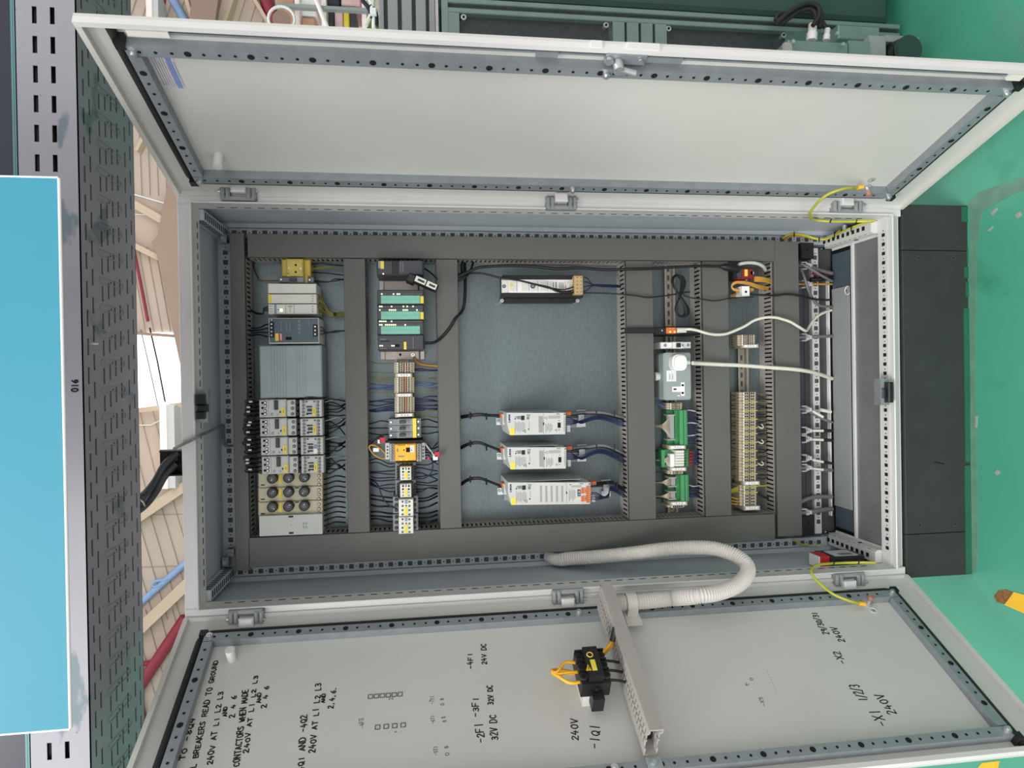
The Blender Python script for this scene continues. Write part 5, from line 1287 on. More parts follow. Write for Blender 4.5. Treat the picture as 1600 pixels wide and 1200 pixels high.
def board(x0, y0, x1, y1, lab, pads):
    t = Thing('interface_board', lab, 'interface module', 'green ribbon interface modules')
    b = t.p('carrier', label='green carrier'); b.pbox(x0, y0, x1, y1, .255, YP - .014, 'green', .001)
    k = t.p('terminal_strip', label='bright green terminal strip')
    w = x1 - x0
    k.pbox(x0 + w * .38, y0, x0 + w * .62, y1, .24, .256, 'green', .001); k.pbox(x0 + w * .64, y0, x1, y1, .222, .256, 'green', .0015); k.pbox(x0 + w * .8, y0 + .5, x0 + w * .82, y1 - .5, .2214, .223, 'hole')
    n = int((y1 - y0) / 2.6)
    for i in range(n): k.pcyl(x0 + w * .94, y0 + 1.5 + i * 2.6, .6, .2213, .223, 'hole', 6)
    for (ya, yb_) in pads:
        c = t.p('ribbon_connector', label='grey ribbon connector'); c.pbox(x0 + w * .18, ya, x0 + w * .36, yb_, .225, .256, 'labelpaper', .001); c.pbox(x0 + w * .2, ya + .8, x0 + w * .33, yb_ - .8, .223, .226, 'ribgrey')
        for s_ in (ya, yb_ - 1.5): c.pbox(x0 + w * .06, s_, x0 + w * .4, s_ + 1.5, .219, .256, 'duct_light')
    t.done()
board(1041.5, 640.5, 1074.5, 695.5, 'longer green interface board with one wide ribbon plug', [(648, 688)])
endlabel(1048.5, 696.5, 1069.5, 701, 'white labelled end clamp after the longer green board', .215)
t = Thing('relay_board', 'green relay board with six cream relays', 'relay module'); b = t.p('carrier', label='green carrier'); b.pbox(1033, 701.8, 1077, 730, .25, YP - .014, 'green', .001)
for k in range(6): r_ = t.p('relay', label='cream slim relay'); r_.pbox(1056, 704 + k * 4.2, 1069.3, 707.7 + k * 4.2, .215, .252, 'offwhite', .001)
c = t.p('ribbon_connector', label='white ribbon connector'); c.pbox(1047.8, 709.5, 1054, 730, .222, .252, 'white', .001); c.pbox(1041, 714, 1047, 727, .235, .252, 'duct_light', .001)
g = t.p('terminal_strip', label='green terminal strip'); g.pbox(1033.5, 703, 1039, 729.5, .23, .252, 'green', .001); g = t.p('terminal_strip', label='green terminal strip'); g.pbox(1070.2, 704, 1075.5, 728, .235, .252, 'green', .001)
for k in range(5): g.pcyl(1072, 706.5 + k * 4.6, 1.1, .2343, .236, 'hole', 6)
t.done()
for k in range(5):
    t, b = solo('wire_ferrule', 'red ferrule plugged into the relay board', 'ferrule', 'red ferrules of the relay board'); p_, q_ = at(1076, 706 + k * 4.8, .245), at(1082, 706.5 + k * 4.8, .245); b.cyl(p_, q_, .0024, 'red', 6); t.done()
endlabel(1050.5, 731, 1070.5, 735.3, 'white labelled end clamp after the relay board', .215)
terminals(1045.5, 1070, 735.6, 741.2, 2, 'cream terminal block between the relay board and the shorter green board', 'terminals by the relay board', Yf=.225)
board(1043.5, 742, 1076.5, 783.5, 'shorter green interface board with two ribbon plugs', [(746, 761), (768, 781)])
endlabel(1051, 784.5, 1072, 789, 'white labelled end clamp after the shorter green board', .215)
terminals(1045.5, 1072, 789.5, 793.5, 1, 'cream terminal block at the end of the green board rail', 'terminal at the rail end', Yf=.225)

# ================================================================== ROW 5
t = Thing('network_coupler', 'dark red coupler with yellow label beside the black plug', 'coupler'); b = t.p('body', label='dark red body'); b.pbox(1153, 419, 1178, 436, .2, .25, 'darkred', .003); b.pbox(1152.5, 420, 1159, 434, .197, .252, 'darkgrey', .002)
l = t.p('label', label='yellow label'); l.pbox(1163.6, 421, 1168.3, 431.5, .1985, .201, 'yellow'); k = t.p('collar', label='bright collar'); k.pcyl(1175.5, 426.5, 3.2, .2, .21, 'screw', 10); k.pcyl(1166.5, 437, 1.8, .21, .23, 'screw', 8)
k = t.p('foot'); k.pbox(1160, 424, 1170, 432, .25, YP - .002, 'darkgrey'); t.done()
t = Thing('cable_coupler', 'black inline plug joining the black cable to the red coupler', 'plug'); b = t.p('body')
b.tube([at(1126, 416.5, .19), at(1130, 416.5, .19), at(1133, 417, .19), at(1146, 419, .195), at(1153, 421, .2)], .006, 'black', 10, radii=[.005, .007, .010, .0115, .011]); t.done()
t = Thing('junction_block', 'small white square block with a dark hole on the yellow cables', 'block'); b = t.p('body'); b.pbox(1159.5, 447, 1171.5, 463.5, .195, .235, 'white', .001); b.pcyl(1165.6, 456, 2.0, .1943, .196, 'hole', 10); b.pbox(1172, 450, 1178, 455, .21, .23, 'orangecable', .001); b.pbox(1161, 449, 1170, 461, .235, YP - .002, 'grey'); b.pcyl(1151.5, 457.5, 1.8, .21, .23, 'copper', 8); t.done()
terminals(1155, 1182.5, 523, 540, 5, 'cream terminal block in the short group between the white cables', 'terminals between the white cables', Yf=.225)
endlabel(1163.5, 538.5, 1183, 542.5, 'white labelled end clamp of the short group between the white cables', .218)
terminals(1157.5, 1184, 612.5, 752, 31, 'cream terminal block in the long strip before the floor end duct', 'long terminal strip', Yf=.225, yellow=(3, 6, 9, 12, 14, 17, 20, 23, 25, 28))
endlabel(1165, 752.7, 1185, 757.3, 'white labelled end clamp inside the long terminal strip', .216)
terminals(1158.5, 1184.5, 758, 791, 7, 'cream terminal block in the last group of the long strip', 'last group of the long terminal strip', Yf=.225, yellow=(0, 2))
endlabel(1165.5, 791.5, 1185.5, 796.3, 'white labelled end clamp closing the long terminal strip', .216)

# ================================================================== CABLES AND WIRES
def R_(a, b): return random.uniform(a, b)
def wires(specs, label, group, m, r=.0017):
    for pts in specs: wire(pts, r, m, label, group)
# fuse blocks to the cross duct
wires([[(506.5, 749 + k * 8.1, .235), (514, 747 + k * 8.0, .222), (526, 743.5 + k * 8.0, .22), (539.5, 745.5 + k * 7.9, .245)] for k in range(10)],
      'black wire arching from the fuse blocks into the cross duct', 'black wires from the fuse blocks', 'wire', .0021)
for i in range(4):
    y0 = 627 + i * 29.4
    specs = []
    for k in range(5):
        ya, yb_ = y0 + 3 + k * 5, y0 + R_(-4, 24)
        specs.append([(507.5 + i * .8, ya, .235), (516, ya + R_(-3, 2), .225), (529, (ya + yb_) / 2 + R_(-4, 4), .22), (539.3, yb_, .245)])
    wires(specs, 'black wire crossing loosely from the contactors into the cross duct', 'black wires from the contactors', 'wire', .0017)
    wire([(506, y0 + 2, .22), (518, y0 + 1.5 - 3, .215), (528, y0 - 6 + i * 1.5, .22), (538, y0 - 2, .245)], .0013, 'bluegrey', 'pale blue thin wire from the contactors into the cross duct', 'pale blue wires from the contactors')
wire([(466, 632, .2), (470, 626.5, .185), (484, 621, .18), (505, 623, .19), (525, 624, .2), (539, 627, .24)], .002, 'wire', 'black wire looping over the ribbed box beside the contactors')
# motor switch cable ends with ferrules, looping over the duct at the ceiling end
for i in range(4):
    for k in range(4):
        y = 627 + i * 29.3 + k * 6.6; x = 384 + R_(-2, 3)
        wire([(405 + i * 1.3, y + 1, .215), (397, y + R_(-1, 1), .20), (x, y - 1.5, .194), (x - 2.5, y + 1.2, .196), (x + 2, y + 3.6, .198), (399, y + 2.6, .22), (404, y + 3, .25)], .0019, 'wire', 'black wire looping from the motor switches over the ceiling end duct', 'black wires looping at the motor switches')
    for k in range(3):
        y = 629 + i * 29.3 + k * 8 + R_(-2, 2); t, b = solo('wire_marker', 'small white sleeve on the black wires at the motor switches', 'marker', 'white sleeves at the motor switches'); p_ = at(386 + R_(0, 7), y, .193); b.cyl(p_ + Vector((0, 0, .004)), p_ - Vector((0, 0, .004)), .0026, 'offwhite', 6); t.done()
# first row others
wires([[(485, 413, .25), (500, 411.5, .235), (520, 414, .24), (537, 415, .25)]], 'dark blue wire from the yellow socket', None, 'navy', .0022)
wires([[(485, 420 + k, .25), (505, 419 - k * 2, .24), (515, 417, .24), (537, 421, .25)] for k in range(2)], 'yellow green earth wire from the yellow socket', 'earth wires of the yellow socket', 'olivewire', .002)
wires([[(485, 425.5, .25), (510, 427, .24), (537, 430, .25)]], 'black wire from the yellow socket', None, 'wire', .0018)
wires([[(490, 438 + k * 1.6, .24), (512, 440 + k, .24), (524, 439 - k * 3, .24), (537, 436 + k * 1.5, .25)] for k in range(2)], 'black wire from the narrow circuit breaker', 'black wires of the narrow breaker', 'wire', .0016)
wires([[(436, 438.5, .25), (420, 438.6, .27), (402, 438, .28)]], 'thin brown wire from the narrow circuit breaker', None, 'rust', .0012)
wires([[(495.5, 460 + k * 3.6, .235 - .012 * (k % 3)), (502 + R_(-1, 2), 464 + k * 3.8, .23 - .01 * (k % 3)), (508 + R_(-2, 3), 477 + k * 2.0 + R_(-1, 1), .23 + .005 * (k % 3)), (518, 488.5 + k * .8 + R_(-.6, .6), .235), (537, 488 + k * 1.0, .25)] for k in range(8)], 'olive wire bundled from the relay modules into the cross duct', 'olive wires of the relay modules', 'olivewire', .0019)
wire([(522.5, 488, .228), (524, 494, .228)], .003, 'black', 'black tie on the olive wire bundle', None, 'cable_tie', 'cable tie')
wires([[(419, 479 + k * 3, .235), (412, 482 + k * 2, .23), (411, 490, .235), (400, 490 - k, .25), (390, 485 - k, .26)] for k in range(3)], 'black wire from the relay modules towards the ceiling end duct', 'black wires of the relay modules', 'wire', .0017)
wires([[(421, 507 + k * 6, .2), (416, 507 + k * 6.3, .22), (405, 512 + k * 3.6, .25), (390, 513 + k * 4, .27)] for k in range(4)], 'dark wire from the power supply towards the ceiling end duct', 'dark wires of the power supply', 'navy', .002)
wires([[(498, 511 + k * 6, .2), (504, 512 + k * 5, .2), (510, 519 + k, .22), (523, 519 - k, .24), (538, 516.5 + k * .5, .25)] for k in range(3)], 'dark wire from the power supply into the cross duct', 'dark wires of the power supply output', 'mesh', .0019)
# second row left and right fans
def fan(side, ys0, ys1, m, label, group, r=.0015, bow=3):
    for ya, yb_ in zip(ys0, ys1):
        if side < 0: pts = [(617, ya, .25), (607, ya + R_(-1, 1), .245), (590, (ya + yb_) / 2 + R_(-bow, bow), .235), (577.5, yb_, .25)]
        else: pts = [(648, ya, .25), (658, ya + R_(-1, 1), .245), (670, (ya + yb_) / 2 + R_(-bow, bow), .24), (683.5, yb_, .255)]
        wire(pts, r, m, label, group)
fan(-1, (568, 582), (564.5, 581), 'olivewire', 'olive wire from the short terminal group', 'olive wires of the short terminal group')
wire([(646, 558, .268), (651, 565, .262), (662, 570, .255), (684, 572, .258)], .0036, 'orangecable', 'ochre earth wire with lug from the controller rail')
fan(1, (577, 578.5), (578.5, 579), 'navy', 'dark blue wire from the short terminal group', 'dark blue wires of the short terminal group', .0019, 1)
fan(-1, (591, 595), (589, 592), 'olivewire', 'green wire from the middle terminal group', 'green wires of the middle terminal group')
fan(-1, (602, 604, 607, 609), (599, 606, 606.5, 607.5), 'bluewire', 'blue wire from the middle terminal group', 'blue wires of the middle terminal group', .0017, 2)
fan(-1, (614,), (615,), 'olivewire', 'olive wire below the middle terminal group', None)
fan(1, (590, 613), (590.5, 607), 'olivewire', 'olive wire from the middle group to the drives duct', 'olive wires to the drives duct')
fan(1, (597, 600, 603), (599.5, 599, 605), 'bluewire', 'blue wire from the middle group to the drives duct', 'blue wires to the drives duct')
fan(-1, (624, 628, 630, 634, 638, 640, 642), (627.5, 628.5, 632, 641.5, 640.5, 642, 643), 'blue', 'dark blue wire from the blue wired terminal group', 'dark blue wires of the third terminal group', .0018)
fan(1, (622, 625, 629, 632, 634, 637, 639, 641), (619.5, 626.5, 627, 632.5, 634, 638, 638.5, 640), 'blue', 'dark blue wire from the third terminal group to the drives duct', 'dark blue wires to the drives duct', .0018, 2)
fan(1, (643, 650), (641, 652.5), 'olivewire', 'pale green wire beside the three pole breaker', 'pale green wires beside the three pole breaker')
for side, x, xe in ((-1, 607, 577.5), (1, 658, 684)):
    for k, (ya, yb_) in enumerate(((659, 662), (669, 669), (679, 677)) if side < 0 else ((656.5, 660), (667, 667.5), (677, 675))):
        wire([(x, ya, .24), (x + (xe - x) * .4, ya - 1.4 + k, .235), (x + (xe - x) * .75, (ya + yb_) / 2, .24), (xe, yb_, .255)], .0018, 'wire', 'black wire from the three pole breaker ' + ('to the switches duct' if side < 0 else 'to the drives duct'), 'black breaker wires ' + ('one end' if side < 0 else 'other end'))
wires([[(606, 690 + k * 5, .245 - k * .006), (598, 690 - k * 2, .232 - k * .008), (590 - k * 3, 684 + k * 2, .232 - k * .008), (578, 690 + k * 6, .255 - k * .004)] for k in range(5)], 'dark wire tangled around the red tag beside the safety relay', 'tangled wires of the safety relay', 'navy', .0017)
wires([[(662, 693 + k * 5, .24), (669, 695 + k * 4, .22), (675, 700 + k * 4 + R_(-3, 3), .215), (684, 691 + k * 7, .25)] for k in range(6)], 'dark blue wire with pale sleeves past the safety relay', 'wires past the safety relay', 'navy', .0016)
for k in range(6):
    q = at(664 + k * 2.6, 693 + k * 3.4, .214); t, b = solo('wire_marker', 'pale sleeve on the wires past the safety relay', 'marker', 'pale sleeves past the safety relay'); b.cyl(q, q + Vector((-.006, .001, -.004)), .0026, 'offwhite', 6); t.done()
ysl = [724, 729, 735, 741, 746, 750, 757, 762, 768]
fan(-1, ysl, [719, 723.5, 737, 739, 744, 748, 752, 754, 757], 'navy', 'dark blue wire arching from the small contactors to the switches duct', 'dark blue wires of the small contactors', .0017, 5)
fan(1, [726, 731, 739, 745, 753, 757, 764, 768], [719, 736, 740, 749, 750, 759, 764, 763], 'navy', 'dark blue wire from the small contactors to the drives duct', 'dark blue wires to the drives duct from the contactors', .0017, 4)
wire([(648, 746.5, .22), (660, 748, .22), (671, 742, .215), (676, 730, .215), (675, 715, .22)], .0017, 'navy', 'long dark blue loop from the first small contactor to the white tag')
wire([(578, 750, .25), (590, 757, .2), (598, 778, .2), (609, 790, .2), (621, 795, .19)], .0018, 'navy', 'long dark blue wire dropping diagonally to the wider contactors')
fan(-1, [778, 784, 792, 802, 808, 815], [773, 779, 788, 800, 806, 811], 'wire', 'black wire from the wider contactors to the switches duct', 'black wires of the wider contactors', .0026, 3)
fan(1, [778, 783, 794, 803, 809, 816, 820], [770, 775, 785, 798, 804, 811, 813], 'wire', 'black wire from the wider contactors to the drives duct', 'black wires to the drives duct', .0026, 3)
# drive cables
for k, (y, xe) in enumerate(((645, 783), (694, 783), (752, 784))):
    nm = ('nearest the plain door', 'in the middle', 'with the grille bars')[k]; top = (650, 698, 755)[k]; arch = (646.5, 690.5, 746)[k]
    for j in range(3):
        wire([(720.5, top + j * 1.6, .255), (732, arch + 2 + j * 1.3, .235), (748, arch + j * 1.2, .228), (764, (arch + (650, 702, 757)[k]) / 2 + j * .6, .232), (xe, (649.5, 704.5, 760)[k] - 1 + j, .24)], .0028, 'wire', 'black supply cable into the drive ' + nm, 'supply cables of the drive ' + nm, 'cable', 'cable')
    for x in (735, 760):
        q = at(x, (arch + 1.2) if x == 735 else arch + (2.5, 7, 5)[k], .222); t, b = solo('cable_tie', 'black tie on the supply cables of the drive ' + nm, 'cable tie', 'ties on the cables of the drive ' + nm); b.cyl(q + Vector((.006, .004, 0)), q + Vector((-.011, -.002, 0)), .0026, 'black', 6); t.done()
    x1 = (884, 885, 923)[k]; y1 = (645, 699, 754)[k]
    for j in range(3):
        wire([(x1 + 8, y1 + 1.5 + j, .21), (x1 + 24, y1 - .5 + j, .235), (x1 + 34, y1 - 1 + j * 1.2, .225), (min(x1 + 60, 962), y1 + (0, -3, 2)[k] + j * 1.4, .222), (977.5, y1 + (8, 11, 10)[k] + j * 1.5, .25)], (.0046 if k < 2 else .0036) if j == 0 else .003, 'greycable' if j < 2 and k < 2 else 'wire', ('grey' if j < 2 and k < 2 else 'black') + ' motor cable leaving the drive ' + nm, 'motor cables of the drive ' + nm, 'cable', 'cable')
    for j in range(5):
        xs = x1 - 1 if k < 2 else x1 + 1
        ys = y1 + 8 + j * 2.6 + (8 if k == 2 else 0)
        wire([(xs, ys, .128), (xs + 8, ys + .3, .135), (xs + 20, y1 + (13, 15, 22)[k] + j * .6, .2), (xs + 27, y1 + (11, 13, 17)[k] + j * 1.4 + R_(-.6, .6), .226 + .005 * (j % 3)), (min(xs + 55, 955), y1 + (4, 3, 6)[k] + j * 1.5, .228 + .004 * (j % 3)), (977.5, y1 + (13, 16, 15)[k] + j * 2.4, .252)], .0014, 'blue', 'dark blue control wire looping from the drive ' + nm, 'control wires of the drive ' + nm)
    for x in ((932, 960) if k < 2 else (960, 964)):
        q0, q1 = at(x, y1 - 3.5 + (0, -2, 3)[k], .217), at(x, y1 + 6 + (0, -1, 3)[k], .217); t, b = solo('cable_tie', 'black tie on the motor cables of the drive ' + nm, 'cable tie', 'ties on the motor cables of the drive ' + nm); b.cyl(q0, q1, .0018, 'black', 6); t.done()
wires([[(912, 433 + k * 7.5, .225), (918, 435 + k * 6, .225), (926.5, 444.5 + k * .8, .23), (945, 446.5 + k * .5, .24), (977, 447.5 + k * .5, .26)] for k in range(4)], 'dark wire joining the sleeve out of the beige terminals', 'wires of the beige terminals', 'navy', .0016)
wire([(927, 445.5, .226), (945, 446, .236), (960, 446.5, .25), (977, 448, .262)], .0034, 'navy', 'dark blue sleeve running from the beige terminals to the duct', None, 'cable_sleeve', 'cable')
wires([[(895, 436 + k * 3, .215), (890, 441 + k * 3, .215), (884, 452 - k * 0, .22)] for k in range(3)], 'white short wire by the beige terminals', 'white short wires by the beige terminals', 'whitecable', .0013)
wires([[(897, 448 + k * 5, .212), (885, 452 + k * 3, .212), (873, 452 + k * 2, .212), (840, 446, .212)] for k in range(2)], 'dark red and black wire end into the beige terminals', 'wire ends into the beige terminals', 'wire', .0018)
# long black cables
wire([(664, 536, .185), (678, 535, .19), (690, 527, .2), (702, 513, .2), (712, 497, .2), (722, 486, .22), (726, 470, .225), (727, 440, .24), (726, 414, .26), (725.5, 405, .262)], .0042, 'black', 'thick black cable from the controller head curving over the cross duct', None, 'cable', 'cable')
wire([(716, 432, .21), (725, 428, .21), (740, 421, .21), (752, 417.5, .21), (790, 415.2, .21), (830, 416, .21), (870, 420, .205), (905, 418.5, .202), (945, 421.5, .198), (980, 420.5, .19), (1020, 419.5, .19), (1060, 417, .19), (1095, 415.5, .19), (1127, 416.3, .19)], .0042, 'black', 'long black cable running beside the duct of the plain door to the inline plug', None, 'cable', 'cable')
wire([(716, 428, .24), (738, 427, .23), (755, 427.5, .22), (782, 434, .215), (800, 436.5, .21), (815, 439, .208), (835, 444, .208), (858, 449, .208), (872, 455.5, .208), (897, 456.6, .208)], .0030, 'black', 'black cable crossing the white face plate to the beige terminals', None, 'cable', 'cable')
wire([(911, 457.5, .215), (940, 458, .21), (975, 460, .197), (995, 462, .195), (1012, 464.5, .195), (1035, 462.5, .2), (1057, 459.5, .2)], .0022, 'black', 'thin black cable from the beige terminals to the tied coil', None, 'cable', 'cable')
wire([(1064, 457, .2), (1075, 464, .2), (1098, 467.5, .193), (1118, 470, .19), (1140, 466, .19), (1165, 464.5, .19), (1178, 463.5, .19)], .0020, 'black', 'thin black cable from the tied coil to the white square block', None, 'cable', 'cable')
wire([(1172, 459.5, .2), (1190, 461, .195), (1212, 461.5, .193), (1230, 459.5, .193), (1250, 462, .194), (1268, 466.5, .21), (1285, 468.5, .235), (1299, 468.5, .26)], .0034, 'black', 'black cable from the white square block over the floor end duct', None, 'cable', 'cable')
for k in range(2): wire([(722.5 + k * 18, 405, .262), (721 + k * 16, 418, .24), (722 + k * 8, 430, .22), (716, 433 + k * 6, .22)], .0032, 'black', 'short black cable bent from the long duct into the cross duct', 'short black bent cables by the controller duct', 'cable', 'cable')
# tied coil: figure of eight
t = Thing('cable_coil', 'black cable tied in a figure of eight on the mounting rail', 'cable coil'); b = t.p('coil')
for k in range(7):
    pts = []
    for i in range(33):
        a = i * math.tau / 32; wv = 5.0 + k * .9 + (k % 3)
        x = 1062 + (wv + 1) * math.sin(2 * a) * .9 + 4.2 * math.cos(a) * -1 + k * .4 - 1; y = 462.5 - (31 + (k * 5 % 4)) * math.cos(a)
        pts.append(at(x, y, .195 + .004 * math.sin(2 * a + k) + k * .0016))
    b.tube(pts, .0017, 'black', 6)
g = t.p('tie', label='black tie'); g.tube([at(1056, 457, .19), at(1062, 460, .186), at(1068, 457, .19), at(1078, 455.8, .19)], .002, 'black', 6)
t.done()
# white cables
wire([(1071, 514.5, .197), (1080, 514.5, .19), (1092, 517, .188), (1105, 521, .186), (1120, 523, .188), (1135, 521.5, .19), (1150, 516, .19), (1165, 509, .19), (1178, 501, .19), (1194, 496.3, .188), (1210, 496, .188), (1220, 498, .188), (1235, 503, .188), (1250, 512, .194), (1259, 517, .21), (1263, 513, .225), (1270, 502, .235), (1282, 491, .245), (1299, 484.5, .26)], .0042, 'whitecable', 'white wavy network cable from the orange lit device', None, 'cable', 'cable')
wire([(1082, 567.3, .165), (1095, 568, .178), (1125, 569.5, .186), (1160, 571, .186), (1200, 574, .186), (1235, 576.5, .187), (1256, 579, .195), (1275, 583, .22), (1300, 591.5, .262)], .0058, 'whitecable', 'thick white mains cable from the round plug', None, 'cable', 'cable')
wire([(1152, 416, .215), (1158, 412, .2), (1170, 410.5, .2), (1182, 411.5, .2), (1192, 416, .21), (1196, 422, .235)], .0052, 'device', 'pale grey cable arching over the dark red coupler', None, 'cable', 'cable')
wires([[(1178, 433 + k * 3, .215), (1190, 434 + k * 2.5, .212), (1200, 436 + k * 2.5, .22), (1207, 439 + k * 2, .238)] for k in range(3)] + [[(1143, 434 + k * 2, .25), (1150, 434 + k * 2, .235), (1158, 434 + k * 2, .23)] for k in range(2)], 'ochre flat cable strand from the dark red coupler to the duct', 'ochre cable strands of the dark red coupler', 'orangecable', .0032)
wires([[(1200, 449 + k * 2, .228), (1185, 446 + k * 2, .21), (1168, 441 + k * 1.6, .206), (1152, 440 + k, .208), (1145, 443 + k, .212), (1143.5, 448, .215), (1146, 453 - k, .215), (1154, 455 - k, .213)] for k in range(3)], 'ochre cable strand looping behind the white square block', 'ochre looping cable strands', 'orangecable', .0026)
wires([[(1142, 461 + k * 2, .245), (1150, 461 + k * 2, .235), (1160, 461 + k * 1.6, .23)] for k in range(2)], 'ochre wire into the white square block', 'ochre wires into the white square block', 'orangecable', .0022)
# ribbon and blue wires of the green boards
for (y0, y1, yc, n, m, lab) in ((650, 686, 666, 12, 'terminal', 'thin tan wire fanning into the longer green board'), (746, 760, 754, 7, 'terminal', 'thin tan wire into the first plug of the shorter green board'), (768, 780, 776, 7, 'terminal', 'thin tan wire into the second plug of the shorter green board'), (713, 727, 719, 6, 'terminal', 'thin tan wire into the relay board')):
    for k in range(n):
        y = y0 + (y1 - y0) * k / (n - 1)
        wire([(1050 if n > 8 else 1049, y, .228), (1042, yc + (y - yc) * .55, .225), (1034, yc + (y - yc) * .15, .24), (1025, yc + (y - yc) * .05, .26)], .0010, 'wire' if False else m, lab, lab.replace('thin tan wire', 'tan wires'), k=4, n=5)
for k in range(14):
    y = 641 + k * 4; wire([(1074.5, y, .245), (1082, y + R_(-1, 2), .24), (1091, y + R_(-4, 4), .25), (1097, y + R_(-3, 3), .262)], .0018, 'blue' if k % 5 else 'labelpaper', ('dark blue' if k % 5 else 'pale') + ' wire from the longer green board to the duct', ('dark blue' if k % 5 else 'pale') + ' wires of the longer green board', k=4)
for k in range(8):
    y = 704 + k * 3; wire([(1082, y + 1, .246), (1088, y + 1, .245), (1097.5, y + R_(-1, 2), .262)], .0019, 'blue', 'dark blue wire from the relay board to the duct', 'dark blue wires of the relay board', k=4)
for k in range(7):
    y = 758 + k * 3; wire([(1076.5, y, .245), (1085, y + R_(-1, 2), .24), (1098.5, y + R_(-3, 2), .262)], .0017, 'blue' if k else 'labelpaper', ('dark blue' if k else 'pale') + ' wire from the shorter green board to the duct', 'dark blue wires of the shorter green board' if k else None, k=4)
for k in range(3): wire([(1024, 627 + k * 1.5, .265), (1032, 632 + k * 1.2, .255), (1043, 636 + k, .25)], .002, 'bluewire', 'pale blue wire into the terminals by the socket box', 'pale blue wires by the socket box', k=4)
for y, m, c_ in ((704, 'navy', 'navy'), (737.5, 'wire', 'black'), (753, 'wire', 'black thicker'), (778, 'wire', 'black thickest')):
    wire([(1024, y, .27), (1032, y, .262), (1043, y + .5, .258)], .0022, m, c_ + ' wire reaching the green boards from the drives side', None, k=3) if c_ != 'black' else wire([(1024, y, .27), (1044, y, .262)], .0016, m, 'black wire into the terminals by the relay board', None)
# long terminal strip wires
for k in range(30):
    y = 615 + k * 4.55; g = k % 3 == 0
    wire([(1142.5, y + R_(-3, 3), .265), (1149, y + R_(-1, 1), .258), (1158, y, .25)], .0011 if not g else .0013, 'olivewire' if g else 'wire', ('olive' if g else 'thin black') + ' wire into the long terminal strip from the socket box side', ('olive' if g else 'black') + ' wires of the long strip, socket box side', k=3, n=5)
    wire([(1184, y, .25), (1192, y + R_(-2, 2), .25), (1201, y + R_(-3, 4), .262)], .0014, 'olivewire' if g else 'wire', ('olive' if g else 'thin black') + ' wire from the long terminal strip to the floor end duct', ('olive' if g else 'black') + ' wires of the long strip, floor end side', k=3, n=5)
for y, yy in ((666, 660), (690, 692), (724, 722)):
    wire([(1184, y, .24), (1190, y + 3, .23), (1193, y + 1, .232), (1190, y - 3, .24)], .0018, 'whitecable', 'small white wire curl beside the long terminal strip', 'white wire curls of the long strip', k=4)
for k in range(4): wire([(1142.5, 765 + k * 1.6, .262), (1150, 762 + k * 2, .25), (1159, 759 + k * 3, .244)], .0018, 'earth', 'yellow green wire into the last group of the long strip', 'yellow green wires of the last group', k=4)
for k in range(3): wire([(1142.5, 777 + k * 5, .262), (1150, 779 + k * 4.5, .25), (1159, 782 + k * 2.6, .245)], .0018, 'wireyellow', 'yellow wire at the end of the long strip', 'yellow wires of the last group', k=4)
wire([(1185, 759, .244), (1193, 759, .25), (1202, 757.5, .262)], .0024, 'earth', 'bright green earth wire from the long strip to the floor end duct')
wire([(1185, 770, .25), (1192, 776, .25), (1203, 779, .262)], .004, 'rubber', 'black sheathed cable beside the last group of the long strip', None, 'cable', 'cable')
for k in range(4): wire([(1142.5, 527 + k * 4, .27), (1156, 526 + k * 3.4, .255)], .0014, 'wire', 'black wire into the short group between the white cables', 'black wires of the short group', k=3)
wire([(1182, 536, .25), (1190, 539, .25), (1200, 539.5, .262)], .0014, 'greycable', 'grey wire from the short group to the floor end duct')
wire([(404, 436, .285), (396, 418, .288), (398, 400, .288)], .0016, 'navy', 'dark wire rising along the ceiling end duct')

# ================================================================== CLAMPED CABLES AT THE CABINET FLOOR
t, b = solo('clamp_rail', 'zinc clamp rail under the floor end duct', 'rail')
X0, X1, Z0, Z1 = PR(1254, 395, 1262, 825, .285); b.box(X0, X1, .272, .275, Z0, Z1, 'darkgrey'); b.box(X0, X1, .275, YP - .0005 + .03, Z0, Z0 + .003, 'zinc'); b.box(X0, X1, .275, YP + .03, Z1 - .003, Z1, 'zinc')
t.done()
for i, (px, y0, y1, lab) in enumerate(((1252, 379, 404, 'black square block under the floor end duct nearest the plain door'), (1253, 806, 838, 'black square block under the floor end duct nearest the written-on door'))):
    t, b = solo('cable_block', lab, 'block'); b.pbox(px, y0, px + 20, y1, .24, .272, 'black', .002); b.pbox(px + 8, y0 + 9, px + 12, y0 + 13, .2393, .241, 'hole'); t.done()
cl = [(415, 'greycable', .0062, 0, (427, 1)), (444, 'orangecable', .0032, 0, (444, 0)), (527, 'greycable', .0055, 0, (525, 0)), (640, 'greycable', .0045, 1, (660, 2)), (673, 'rubber', .0055, 1, (673, 0)), (686, 'rubber', .0055, 1, (688, 0)), (716, 'rubber', .0045, 1, (724, 1)), (731, 'greycable', .0055, 1, (735, 0)), (801, 'greycable', .0075, 0, (795, 1))]
names = ['grey cable clamped nearest the plain door', 'ochre cable clamped beside the black bundle', 'grey cable clamped beside the white wavy cable', 'grey slanting cable clamped with white tags', 'black tagged cable clamped after the slanting pair', 'black tagged cable clamped second after the slanting pair', 'black slanting tagged cable clamped by the lower grey one', 'grey tagged cable clamped last of the tagged ones', 'thick grey cable clamped nearest the written-on door']
